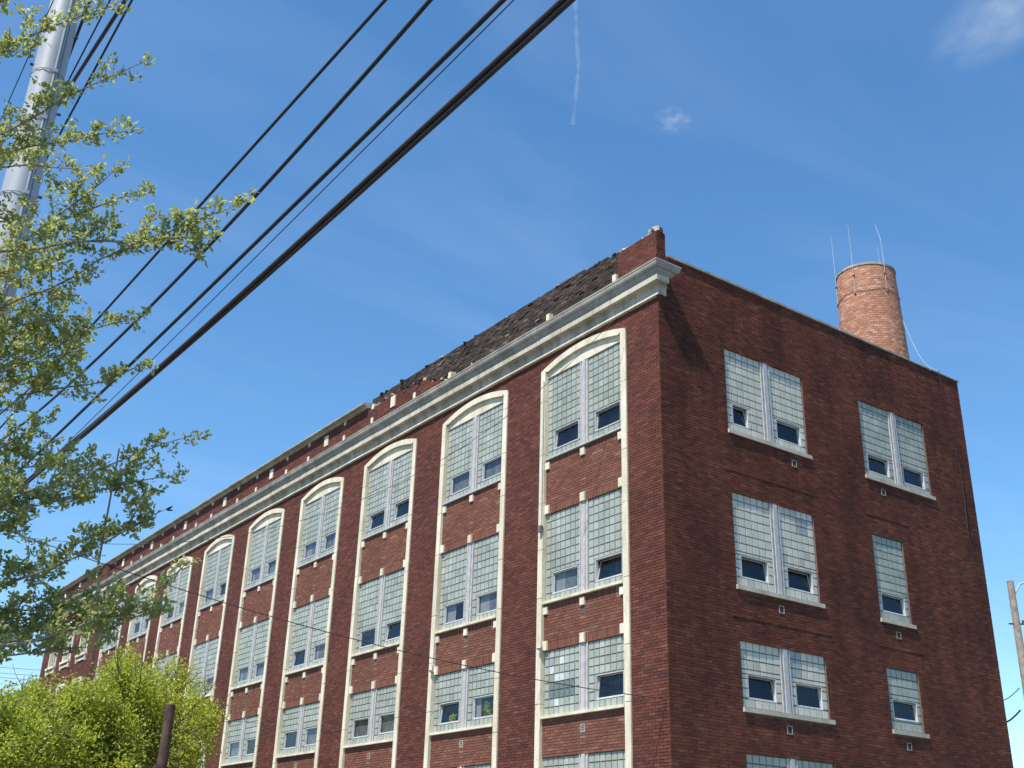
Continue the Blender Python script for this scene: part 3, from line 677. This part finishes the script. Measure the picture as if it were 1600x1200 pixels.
# conductor cable from the chimney over the coping and down the side wall
pA = np.array([CX, CY, 0])+np.array([math.cos(vd+1.35)*1.12, math.sin(vd+1.35)*1.12, 20.1]); pB = on(1467, 583, 1, -.06); pB[2] = ZC+.1
pts = [pA+(pB-pA)*t_-np.array([0, 0, .55*math.sin(math.pi*t_)]) for t_ in np.linspace(0, 1, 14)]
pts += [on(x, y, 1, -.03) for x, y in ((1473, 612), (1480, 640), (1492, 690), (1500, 730), (1507, 780), (1512, 830), (1521, 870), (1530, 905))]
mb = MB(); mb.tube(pts[:14], .008, 5); cc = mb.build('conductor_cable', M['bright_wire'])
tag(cc, 'bare lightning cable running from the chimney over the side wall parapet', 'cable')
mb = MB(); mb.tube([p for p in pts[13:]], .010, 5); tag(mb.build('down_lead', M['bundle']), 'thin lightning cable fixed down the dark side wall near its far edge', 'cable')
# roof mast at the far end
mb = MB(); mb.tube([(1.5, 50.6, 14.9), (1.5, 50.6, 20), (1.5, 50.6, 25.5)], [.07, .065, .05], 8); mm_ = empty('roof_mast', (0, 0, 0)); tag(mm_, 'thin dark mast standing on the far end of the factory roof', 'mast')
mb.build('mast_tube', M['bundle'], mm_)
boxes('base_plate', [(1.3, 1.7, 50.4, 50.8, 14.951, 15.0)], mapR, M['steel'], mm_)

# ------------------------------------------------------------------ steel transmission pole
sp0 = plan(68, 150, 20.0); SX, SY = sp0[0], sp0[1]
SPO = empty('steel_pole', (SX, SY, 0)); tag(SPO, 'thick pale grey steel transmission pole behind the leafy branches', 'utility pole')
zz = np.linspace(0, 27, 12); rad = .40-.0062*zz; ns = 12
aa = np.arange(ns)*2*math.pi/ns
quads('shaft', np.concatenate([np.stack([np.cos(aa)*r, np.sin(aa)*r, np.full(ns, z)], -1) for r, z in zip(rad, zz)]), [[i*ns+j, i*ns+(j+1) % ns, (i+1)*ns+(j+1) % ns, (i+1)*ns+j] for i in range(11) for j in range(ns)], M['steel'], SPO, True)
vd2 = math.atan2(CAM[1]-SY, CAM[0]-SX)
for k, z in enumerate((11.5, 12.9, 14.6, 15.7, 17.6, 19.4)):
    r = .40-.0062*z; mb = MB(); aa = np.linspace(0, 2*math.pi, 25)
    mb.tube([(math.cos(q)*(r+.012), math.sin(q)*(r+.012), z+.02*math.sin(q+k)) for q in aa], .008, 5); bnd = mb.build('band', M['steel'], SPO)
    q = vd2+.3; boxes('buckle', [(math.cos(q)*(r+.03)-.04, math.cos(q)*(r+.03)+.04, math.sin(q)*(r+.03)-.04, math.sin(q)*(r+.03)+.04, z-.04, z+.04)], mapR, M['steel'], bnd)
for da, rr in ((.28, .022), (.42, .014), (.62, .014)):
    q = vd2+da; mb = MB(); mb.tube([(math.cos(q)*(.40-.0062*z+.025), math.sin(q)*(.40-.0062*z+.025), z) for z in np.linspace(0, 27, 8)], rr, 6); mb.build('conduit', M['steel'], SPO)
for k in range(14):
    q = vd2+(1.5 if k % 2 else -1.5); z = 8.3+k*.95; r = .40-.0062*z
    mb = MB(); mb.tube([(math.cos(q)*r, math.sin(q)*r, z), (math.cos(q)*(r+.07), math.sin(q)*(r+.07), z)], .03, 6); mb.build('step_bolt', M['insul'], SPO)
for z, L_ in ((21.5, 1.5), (23.5, 1.5)):
    mb = MB(); mb.tube([(0, 0, z), (L_*.62, -.0, z+.18), (L_, 0, z+.25)], [.1, .07, .06], 8); mb.build('cross_arm', M['steel'], SPO)

# ------------------------------------------------------------------ overhead lines parallel to the long wall
def street_wire(pix, X, r, mt, name, label, yend=70, deg=2, sides=6, twist=0):
    P = np.array([on(x, y, 0, X) for x, y in pix]); co = np.polyfit(P[:, 1], P[:, 2], deg)
    ys = np.linspace(P[:, 1].min()-6, P[:, 1].max(), 40); z = np.polyval(co, ys)
    sl = np.polyval(np.polyder(co), ys[-1]); ye = np.linspace(ys[-1]+1, yend, 20); zed = z[-1]+sl*(ye-ys[-1])*np.exp(-(ye-ys[-1])/60)
    pts = np.stack([np.full(60, X), np.concatenate([ys, ye]), np.concatenate([z, zed])], -1)
    if not twist:
        mb = MB(); mb.tube(pts, r, sides); o = mb.build(name, M[mt], None, True); tag(o, label, 'cable')
    else:                                                       # several cables lashed to a messenger
        o = empty(name, tuple(pts[0])); tag(o, label, 'cable')
        d = np.concatenate([[0], np.cumsum(np.linalg.norm(np.diff(pts, axis=0), axis=1))]); dd = np.arange(0, d[-1], .35)
        Q = np.stack([np.interp(dd, d, pts[:, i]) for i in range(3)], -1) - pts[0]
        for k in range(3):
            ph = dd*.10+k*2.09; mb = MB(); mb.tube(Q+np.stack([np.cos(ph)*r*.6, 0*ph, np.sin(ph)*r*.6], -1), r*.52, 8); mb.build('strand', M[mt], o, True)
    return o
XW = -11.8
street_wire([(602, 0), (377, 250), (307, 326), (240, 402), (155, 497), (107, 549)], XW, .022, 'wire', 'overhead_cable', 'uppermost of the black cables crossing the sky, passing over the longest leafy twig')
street_wire([(678, 0), (400, 299), (332, 372), (220, 494), (145, 575), (5, 659+25)], XW, .026, 'wire', 'overhead_cable', 'second black cable from the top, touching the tip of the longest leafy twig')
street_wire([(786, 0), (400, 379), (225, 549), (55, 712)], XW, .027, 'wire', 'overhead_cable', 'third black cable, just above the hair-thin wire')
street_wire([(803, 0), (400, 400), (252, 549), (85, 712)], XW, .0065, 'wire', 'overhead_wire', 'hair-thin wire between the third cable and the thick brown bundle', sides=4)
street_wire([(897, 0), (700, 160), (400, 442), (282, 549), (90, 712)], XW, .052, 'bundle', 'cable_bundle', 'thick dark brown lashed cable bundle, lowest of the diagonal lines', twist=1)
XS = -13.0
for i, (pix, r, lab) in enumerate([([(206, 0), (136, 131), (95, 207), (65, 262)], .022, 'rightmost thin high wire beside the steel pole'),
                                   ([(187, 10), (107, 140), (67, 208), (2, 300)], .040, 'thick black high cable close right of the steel pole'),
                                   ([(172, 0), (100, 140), (85, 168)], .018, 'thin high wire nearest the steel pole, left of the thick one'),
                                   ([(141, 0), (110, 82), (95, 120)], .036, 'high cable partly hidden by the steel pole'),
                                   ([(52, 72), (7, 172), (-20, 235)], .008, 'faint hair-thin wire left of the steel pole')]):
    street_wire(pix, XS if i < 4 else -14.6, r, 'wire', 'high_voltage_wire', lab, deg=1, yend=90)
# service drops strung from the house wall to a pole out of view on the left
def drop(pix, A, B, r, label):
    A = np.array(A); n = np.array([-(B[1]-A[1]), B[0]-A[0], 0.]); L = np.hypot(*(B-A)[:2]); s = []; z = []
    for x, y in pix:
        d = ray(x, y); P = CAM+d*(((A-CAM)@n)/(d@n)); s.append(np.hypot(*(P-A)[:2])/L); z.append(P[2])
    s.append(0.); z.append(A[2]); co = np.polyfit(s, z, 3, w=[1]*len(pix)+[3]); q = np.linspace(0, max(1.0, max(s)), 60)
    mb = MB(); mb.tube([(A[0]+(B[0]-A[0])*k, A[1]+(B[1]-A[1])*k, np.polyval(co, k)) for k in q], r, 5); tag(mb.build('service_drop', M['wire'], None, True), label, 'wire')
A1 = on(962, 497, 0, -.38)
drop([(930, 525), (845, 612), (735, 690), (570, 775), (400, 835), (180, 848), (0, 835)], A1, plan(-80, 828, 30), .007, 'thin wire sagging from the cornice near the corner across the upper windows')
A2 = on(1040, 1092, 0, -.02)
drop([(985, 1087), (820, 1060), (680, 1030), (555, 995), (400, 958), (300, 925), (170, 890), (85, 850), (5, 827)], A2, plan(-80, 800, 22), .009, 'black service wire slanting across the lower windows to the brick corner')
# far wires at the lower left
for k, (y0, y1, lb) in enumerate(((1042, 1048, 'topmost'), (1051, 1057, 'middle'), (1058, 1064, 'lowest'))):
    p, q = plan(-120, y0-8, 120), plan(78, y1, 120); mb = MB(); mb.tube([p+(q-p)*t_ for t_ in np.linspace(0, 1.3, 6)], .035, 4)
    tag(mb.build('distant_wire', M['bright_wire']), lb+' of three faint far wires left of the factory end', 'wire')

# ------------------------------------------------------------------ wooden pole with lamp arm, far right
rp0 = plan(1578, 908, 45); RX, RY, RZ = rp0
RP = empty('wooden_utility_pole', (RX, RY, 0)); tag(RP, 'weathered wooden pole with lamp arm right of the factory', 'utility pole')
mb = MB(); mb.tube([(0, 0, z) for z in np.linspace(0, RZ, 9)], np.linspace(.19, .125, 9), 12); mb.build('pole_shaft', M['wood'], RP)
rx = np.array([RT[0], RT[1], 0]); rx /= np.linalg.norm(rx)
arm = [rx*.1+np.array([0, 0, RZ-.5]), rx*.35+np.array([0, 0, RZ-.1]), rx*.8+np.array([0, 0, RZ+.02]), rx*1.5+np.array([0, 0, RZ+.05])]
mb = MB(); mb.tube(arm, .035, 8); am_ = mb.build('lamp_arm', M['steel'], RP, True)
mb = MB(); h0 = arm[-1]; mb.tube([h0-rx*.05, h0+rx*.15, h0+rx*.5, h0+rx*.72], [.05, .11, .13, .05], 8); mb.build('lamp_head', M['steel'], am_, True)
for dz in (1.6, 5.3, 6.25):
    mb = MB(); mb.tube([-rx*.28+np.array([0, 0, RZ-dz]), rx*.28+np.array([0, 0, RZ-dz])], .03, 6); br = mb.build('bracket', M['wire'], RP)
    mb = MB(); mb.tube([rx*.25+np.array([0, 0, RZ-dz-.02]), rx*.25+np.array([0, 0, RZ-dz+.14])], [.06, .04], 8); mb.build('insulator', M['insul'], br)
for (x0, y0, x1, y1, r, lb) in ((1593, 1075, 1540, 1092, .015, 'thin upper wire from the wooden pole to behind the factory'), (1594, 1110, 1545, 1126, .03, 'thick lower cable from the wooden pole to behind the factory')):
    p, q = plan(x0, y0, 45), plan(x1, y1, 48); mb = MB(); mb.tube([p+(q-p)*t_-np.array([0, 0, .25*math.sin(math.pi*t_/1)]) for t_ in np.linspace(0, 1, 10)], r, 6); tag(mb.build('pole_cable', M['wire']), lb, 'cable')
# short brown post in front of the bright tree
pp = plan(267, 1101, 31)
mb = MB(); H_ = pp[2]; mb.tube([(0, 0, z) for z in (0, H_*.5, H_-.02, H_)], [.15, .135, .125, .115], 16); PO = mb.build('wooden_post', M['post']); PO.location = (pp[0], pp[1], 0); tag(PO, 'dark brown wooden post stump standing before the bright green tree', 'post')

# ------------------------------------------------------------------ leaves
def leaves(P, D, size, rng, fold=.35, wd=.27):
    """six-point folded leaves at P along D; returns V (N,6,3) and F"""
    n = len(P); D = D/np.linalg.norm(D, axis=1)[:, None]
    r = rng.normal(size=(n, 3)); A = np.cross(D, r); A /= np.linalg.norm(A, axis=1)[:, None]; U = np.cross(A, D)
    s = size[:, None]
    c = rng.uniform(-.15, .25, (n, 1))
    v0 = P; v3 = P+D*s-U*s*c
    l1 = P+D*s*.35+A*s*wd+U*s*fold*.35; l2 = P+D*s*.72+A*s*wd*.8+U*s*(fold*.25-c*.5)
    r1 = P+D*s*.35-A*s*wd+U*s*fold*.35; r2 = P+D*s*.72-A*s*wd*.8+U*s*(fold*.25-c*.5)
    V = np.stack([v0, l1, l2, v3, r2, r1], 1)
    F = (np.arange(n)[:, None, None]*6+np.array([[0, 1, 2, 3], [0, 3, 4, 5]])[None]).reshape(-1, 4)
    return V.reshape(-1, 3), F

# ------------------------------------------------------------------ near tree: limbs reach in from the left
TREE = [  # (distance at start, distance at tip, pixel line)
 (7.4, 7.0, [(-60, 110), (0, 75), (37, 61), (70, 46), (105, 32), (150, 17), (178, 8), (200, -4)]),
 (7.2, 6.9, [(-60, 250), (0, 210), (60, 180), (100, 152), (140, 135), (180, 117), (222, 98)]),
 (7.6, 7.2, [(-60, 262), (0, 240), (60, 226), (110, 220), (160, 208), (214, 205)]),
 (7.9, 7.7, [(-60, 275), (0, 262), (40, 257), (85, 262), (125, 264), (145, 270)]),
 (7.3, 7.0, [(20, 392), (72, 348), (100, 330), (130, 308), (160, 285), (182, 262)]),
 (7.3, 7.0, [(90, 345), (130, 332), (180, 311), (230, 295)]),
 (7.0, 6.4, [(-80, 410), (0, 392), (50, 390), (100, 380), (150, 376), (200, 378), (240, 374), (285, 352), (330, 335), (360, 325), (392, 311)]),
 (6.7, 6.5, [(200, 378), (240, 373), (270, 370), (328, 372)]),
 (6.6, 6.5, [(262, 372), (290, 384), (312, 396)]),
 (7.3, 6.7, [(-70, 525), (0, 480), (30, 467), (80, 450), (120, 430), (150, 408), (190, 390), (230, 379)]),
 (7.5, 7.7, [(74, 385), (80, 420), (82, 460), (78, 510), (76, 565)]),
 (7.7, 7.1, [(-60, 600), (0, 582), (60, 560), (100, 535), (140, 515), (180, 505), (222, 495)]),
 (7.5, 7.2, [(-60, 700), (0, 647), (35, 617), (75, 585), (95, 560), (110, 540)]),
 (7.4, 6.9, [(35, 617), (80, 608), (120, 603), (170, 596), (226, 566)]),
 (7.9, 7.8, [(-40, 720), (20, 690), (50, 672), (80, 650)]),
 (7.0, 6.5, [(-80, 792), (0, 777), (50, 765), (100, 757), (150, 735), (200, 715), (245, 697), (280, 686), (306, 679)]),
 (7.4, 7.0, [(-60, 790), (0, 797), (60, 790), (120, 775), (180, 760), (240, 747), (287, 741)]),
 (7.3, 6.8, [(-60, 930), (0, 915), (75, 890), (110, 875), (150, 855), (185, 835), (206, 825), (240, 800)]),
 (6.9, 6.8, [(180, 838), (205, 815), (216, 790), (236, 770)]),
 (7.0, 6.5, [(-80, 1030), (0, 1010), (60, 1000), (110, 985), (160, 962), (200, 945), (240, 928), (265, 905), (292, 880)]),
 (7.5, 7.3, [(-60, 1030), (0, 1026), (50, 1020), (110, 1013), (150, 1010)]),
 (7.6, 7.1, [(-50, 880), (0, 870), (60, 905), (100, 930), (150, 920), (190, 905)]),
 (7.6, 7.4, [(-60, 350), (0, 345), (40, 352), (75, 368)]),
 (7.5, 7.3, [(-60, 545), (0, 520), (40, 505), (90, 500), (130, 500)]),
 (7.8, 7.5, [(-60, 660), (0, 560), (30, 520), (60, 470)]),
 (7.7, 7.4, [(-60, 760), (0, 735), (60, 728), (120, 722), (175, 742)]),
 (7.6, 7.4, [(-60, 960), (0, 950), (50, 955), (110, 950), (170, 935)]),
 (7.8, 7.6, [(-60, 20), (0, 5), (20, -10)]),
 (7.7, 7.5, [(-60, 990), (0, 975), (60, 965), (120, 975)]),
 (7.8, 7.5, [(-60, 830), (0, 815), (40, 812), (30, 835)]),
 (7.4, 7.0, [(120, 985), (170, 985), (220, 960), (255, 950)]),
 (7.4, 7.1, [(-60, 815), (0, 790), (70, 775), (140, 752), (200, 738), (240, 725)]),
 (7.8, 7.4, [(-60, 985), (0, 990), (70, 985), (130, 960), (180, 940)]),
 (7.9, 7.5, [(-60, 640), (0, 610), (50, 590), (90, 575), (120, 560)]),
 (8.0, 7.6, [(-60, 440), (0, 425), (50, 415), (95, 400), (120, 385)]),
 (8.1, 7.7, [(-60, 705), (0, 690), (40, 700), (80, 715), (110, 735)]),
 (8.3, 7.8, [(-60, 545), (0, 545), (50, 535), (100, 548), (140, 535)]),

]
rg = np.random.default_rng(3)
TB = plan(-330, 700, 7.8); TB[2] = 0
NT = empty('blossom_tree', tuple(TB)); tag(NT, 'young-leaved tree whose thin branches reach in from the left edge', 'tree')
wood = MB(); LP = []; LD = []; LS = []
def densify(P, step):
    P = np.asarray(P, float); d = np.concatenate([[0], np.cumsum(np.linalg.norm(np.diff(P, axis=0), axis=1))]); s = np.linspace(0, d[-1], max(3, int(d[-1]/step)+1))
    # smooth by Catmull-like blend
    Q = np.stack([np.interp(s, d, P[:, i]) for i in range(3)], -1)
    for _ in range(2): Q[1:-1] = .25*Q[:-2]+.5*Q[1:-1]+.25*Q[2:]
    return Q
def cluster(p, d, n, sz):
    for _ in range(n):
        v = d*.7+rg.normal(size=3)*.75+np.array([0, 0, .25]); LP.append(p+rg.normal(size=3)*.013); LD.append(v); LS.append(sz*rg.uniform(.55, 1.15))
def twig(p, d, ln, r, lvl):
    n = max(3, int(ln/.022)); P = [p]; v = d/np.linalg.norm(d)
    for k in range(n):
        v = v+rg.normal(size=3)*.13+np.array([0, 0, .05]); v /= np.linalg.norm(v); P.append(P[-1]+v*ln/n)
    P = np.array(P); wood.tube(P, np.linspace(r, r*.45, len(P)), 4, False)
    for k in range(1, len(P)):
        if rg.random() < .88: cluster(P[k], P[k]-P[k-1] if k else v, rg.integers(3, 6), .035)
        if lvl and rg.random() < .22: twig(P[k], (P[k]-P[k-1])/np.linalg.norm(P[k]-P[k-1])+rg.normal(size=3)*.7, ln*.45, r*.6, 0)
    cluster(P[-1], v, 6, .038)
for (t0, t1, px) in TREE:
    n = len(px); P = [at(x, y, t0+(t1-t0)*i/(n-1)+rg.normal()*.02) for i, (x, y) in enumerate(px)]
    starts_out = px[0][0] < 0
    P = densify(P, .045); L = len(P); r0 = .0105 if n > 7 else .0075
    if px[0] == (20, 392): r0 = .006
    rr = np.linspace(r0, .0022, L); wood.tube(P, rr, 6, False)
    if starts_out:                                              # carry the limb on to the trunk
        a0 = P[0]; z_t = max(1.5, a0[2]-1.1-.25*rg.random()); base = np.array([TB[0], TB[1], z_t])
        c1 = base+(a0-base)*.5+np.array([0, 0, -.15]); wood.tube(densify([base, c1, a0], .12), np.linspace(.035, r0, len(densify([base, c1, a0], .12))), 6, False)
        for q in densify([base, c1, a0], .12)[6:]: twig(q, rg.normal(size=3)+np.array([0, 0, .3]), .2, .003, 1)
    for k in range(2, L):
        T = P[k]-P[k-1]; T /= np.linalg.norm(T); f = k/L
        bare = n > 8 and f < .25
        for _ in range(int(rg.random() < (.85 if f < .75 else .6))+int(rg.random() < .08)):
            side = np.cross(T, rg.normal(size=3)); side /= np.linalg.norm(side)
            ln = (.16*(1-f)**.7+.035)*rg.uniform(.5, 1.25)
            twig(P[k], T*.75+side*.9+np.array([0, 0, .25]), ln, .0022, 1 if f < .75 else 0)
        if rg.random() < .6: cluster(P[k], T, rg.integers(1, 4), .034)
    cluster(P[-1], P[-1]-P[-2], 4, .04)
# bare twig tip with a dark withered leaf
P = densify([at(206, 825, 6.85), at(232, 808, 6.82), at(250, 799, 6.8), at(262, 795, 6.8)], .03); wood.tube(P, np.linspace(.004, .002, len(P)), 5, False)
wd_ = wood.build('branches', M['bark'], None)
for o in (wd_,): o.location = -TB; 
wd_.parent = NT
mb = MB(); zt = np.linspace(0, 7.5, 14); mb.tube(np.stack([.05*np.sin(zt*.8), .04*np.cos(zt*.6), zt], -1), np.linspace(.13, .04, 14), 12); mb.build('trunk', M['bark'], NT, True)
LPa, LDa, LSa = np.array(LP), np.array(LD), np.array(LS)
V, F = leaves(LPa-TB, LDa, LSa, rg); tag(quads('crown', V, F, M['leaf'], NT), kind='stuff')
q = at(259, 796, 6.8)-TB; V, F = leaves(np.array([q]*3), np.array([RT, RT+UP*.4, RT-UP*.2]), np.array([.05, .045, .04]), rg, wd=.16); quads('withered_leaf', V, F, M['wire'], NT)

# ------------------------------------------------------------------ bright trees along the pavement
def bright_tree(px, py_top, dh, width, label, seed, nclump=900, mt='leaf2', lobes=None):
    rg = np.random.default_rng(seed); p = plan(px, 1150, dh); H = plan(px, py_top, dh)[2]; base = np.array([p[0], p[1], 0.])
    T = empty('bright_tree', tuple(base)); tag(T, label, 'tree', 'bright green trees along the pavement')
    w_ = MB(); tips = []
    w_.tube([(0, 0, 0), (.03, .02, 1), (0, .04, 2.0)], [.16, .13, .12], 10)
    def br(p, d, ln, r, lv):
        n = 6; P = [p]; v = d/np.linalg.norm(d)
        for k in range(n): v = v+rg.normal(size=3)*.12+np.array([0, 0, .05]); v /= np.linalg.norm(v); P.append(P[-1]+v*ln/n)
        P = np.array(P); w_.tube(P, np.linspace(r, r*.45, n+1), 6 if lv > 1 else 4, False)
        if lv == 0: tips.extend([P[2], P[4], P[6]]); return
        for k in range(2, n+1):
            for _ in range(2 if lv > 1 else 1+(rg.random() < .7)): br(P[k], (P[k]-P[k-1])/np.linalg.norm(P[k]-P[k-1])*.9+rg.normal(size=3)*.6, ln*rg.uniform(.38, .6), r*.45, lv-1)
    R = width/2
    nl = 9
    for i in range(nl):
        a = i*2*math.pi/nl+rg.uniform(-.2, .2); sp_ = rg.uniform(.25, .8) if i % 3 else .12
        br(np.array([0, .03, 1.6+.4*rg.random()]), np.array([math.cos(a)*sp_, math.sin(a)*sp_, 1.]), (H-1.8)*rg.uniform(.55, .72), .055, 2)
    tips = np.array(tips)
    # keep the crown inside its rounded outline
    c = np.array([0, 0, 1.5+(H-1.5)*.5]); s = np.array([R, R, (H-1.5)*.5]); d = (tips-c)/s; q = np.linalg.norm(d, axis=1); k = np.where(q > 1, 1/q*rg.uniform(.85, 1.0, len(q)), 1.); tips = c+d*k[:, None]*s
    lim = min(len(tips), nclump); tips = tips[rg.choice(len(tips), lim, False)]
    m = 30; P = np.repeat(tips, m, 0)+rg.normal(size=(lim*m, 3))*np.array([.15, .15, .17]); D = rg.normal(size=(lim*m, 3))+np.array([0, 0, .1])
    V, F = leaves(P, D, rg.uniform(.07, .12, lim*m), rg, wd=.33); w_.build('trunk', M['bark2'], T); tag(quads('crown', V, F, M[mt], T), kind='stuff')
    return T
bright_tree(222, 1012, 38, 4.7, 'tallest bright yellow-green tree, standing behind the brown post', 11, 1500)
bright_tree(95, 1062, 36, 4.6, 'lower bright yellow-green tree left of the tallest one', 12, 1400)
bright_tree(-12, 1075, 33, 3.2, 'pale green tree cut by the left edge at the bottom', 13, 1000)

# ------------------------------------------------------------------ contrail and small cloud high up (thin lit vapour)
def vapour(name, V, F, dens, label, cat):
    m = bpy.data.materials.new(name+'_vapour'); m.use_nodes = True; t = m.node_tree
    for n in list(t.nodes): t.nodes.remove(n)
    o_ = t.nodes.new('ShaderNodeOutputMaterial'); v = t.nodes.new('ShaderNodeVolumePrincipled'); v.inputs['Color'].default_value = (1, 1, 1, 1); v.inputs['Density'].default_value = dens; v.inputs['Anisotropy'].default_value = 0.0
    t.links.new(v.outputs[0], o_.inputs['Volume']); return tag(quads(name, V, F, m), label, cat)
DC = 9000.
pc = densify([at(x, y, DC) for x, y in ((897, -60), (899, 0), (901, 60), (904, 115), (900, 150), (895, 195))], 40.)
rr = 16*(1+.25*np.sin(np.arange(len(pc))*.9)+.25*NR.normal(size=len(pc)))*np.linspace(1.0, .9, len(pc)); rr = np.clip(rr, 6, 40)
mb = MB(); mb.tube(pc+NR.normal(size=pc.shape)*1.5, rr, 12, False)
n_ = mb.V[0].shape[0]
vapour('contrail', np.concatenate(mb.V), np.concatenate(mb.F), .0036, 'thin broken white contrail standing in the upper sky', 'contrail')
def cloud(name, x, y, a, b_, tilt, dens, nscale, label, thr=.42):
    m = bpy.data.materials.new(name+'_vapour'); m.use_nodes = True; t = m.node_tree; t.nodes.clear()
    o_ = t.nodes.new('ShaderNodeOutputMaterial'); v = t.nodes.new('ShaderNodeVolumePrincipled'); v.inputs['Color'].default_value = (1, 1, 1, 1); v.inputs['Anisotropy'].default_value = 0
    tc_ = t.nodes.new('ShaderNodeTexCoord'); ln = t.nodes.new('ShaderNodeVectorMath'); ln.operation = 'LENGTH'; t.links.new(tc_.outputs['Object'], ln.inputs[0])
    fall = ramp(t, ln.outputs['Value'], [(.1, (1, 1, 1)), (.98, (0, 0, 0))])
    n_ = t.nodes.new('ShaderNodeTexNoise'); n_.inputs['Scale'].default_value = nscale; n_.inputs['Detail'].default_value = 5; n_.inputs['Roughness'].default_value = .6; t.links.new(tc_.outputs['Object'], n_.inputs['Vector'])
    wisp = ramp(t, n_.outputs['Fac'], [(thr, (0, 0, 0)), (thr+.28, (1, 1, 1))])
    d = mixc(t, fall, wisp, 1.0, 'MULTIPLY'); q = t.nodes.new('ShaderNodeMath'); q.operation = 'MULTIPLY'; q.inputs[1].default_value = dens; t.links.new(d, q.inputs[0])
    t.links.new(q.outputs[0], v.inputs['Density']); t.links.new(v.outputs[0], o_.inputs['Volume'])
    u_ = np.linspace(0, 2*math.pi, 25)[:-1]; v_ = np.linspace(.002, math.pi-.002, 13)
    V = np.concatenate([np.stack([np.array([math.sin(e)*math.cos(p), math.sin(e)*math.sin(p), math.cos(e)]) for p in u_]) for e in v_])
    o = quads(name, V, [[i*24+j, (i+1)*24+j, (i+1)*24+(j+1) % 24, i*24+(j+1) % 24] for i in range(12) for j in range(24)], m)
    k = DC/FPX; c = at(x, y, DC); X = (RT*math.cos(tilt)+UP*math.sin(tilt))*a*k; Y = FW*max(a, b_)*k; Z = (UP*math.cos(tilt)-RT*math.sin(tilt))*b_*k
    o.matrix_world = Matrix([[X[r], Y[r], Z[r], c[r]] for r in range(3)]+[[0, 0, 0, 1]])
    return tag(o, label, 'cloud')
cloud('small_cloud', 1052, 188, 34, 22, -.2, .0065, 2.6, 'small white cloud wisp alone in the blue right of the contrail', .48)
cloud('wispy_cloud', 1580, 15, 130, 62, .55, .0011, 2.6, 'thin streaky cloud in the upper right corner of the sky', .40)

# ------------------------------------------------------------------ small fittings on the long wall
for (x, y) in ((846, 1010), (676, 1045)):
    p = on(x, y, 0, -.03); mb = MB(); mb.tube([(-.031, p[1], p[2]-.09), (-.10, p[1], p[2]-.05), (-.05, p[1], p[2]+.10)], [.05, .06, .015], 8); mb.build('wall_bracket', M['mullion'], BLD)
y_ = BAYS[0][1]-.16
mb = MB(); mb.tube([(-.055, y_, z) for z in np.linspace(9.7, 13.7, 6)], .018, 6); cdt = mb.build('wall_conduit', M['mullion'], BLD)
boxes('conduit_box', [(y_-.05, y_+.05, -.12, -.032, 9.55, 9.72)], mapL, M['vent'], cdt)
for n_, (x, y, lab) in enumerate(((763, 1108, 'small leafy potted plant behind the right lower pane of the second bay'), (707, 1120, 'small leafy potted plant behind the left lower pane of the second bay'))):
    p = on(x, y, 0, WG+.10); rg = np.random.default_rng(40+n_); T = empty('potted_plant', (p[0], p[1], 5.2)); tag(T, lab, 'plant', 'plants on the window ledges')
    h = .33 if n_ == 0 else .2
    mb = MB(); mb.tube([(0, 0, 0), (0, 0, .11)], [.035, .05], 8); mb.build('pot', M['insul'], T)
    P = np.stack([rg.normal(size=70)*.02, rg.normal(size=70)*.07, .12+rg.uniform(0, h, 70)], -1); V, F = leaves(P, rg.normal(size=(70, 3))+np.array([-.2, 0, .5]), rg.uniform(.05, .09, 70), rg); quads('foliage', V, F, M['leaf2'], T)
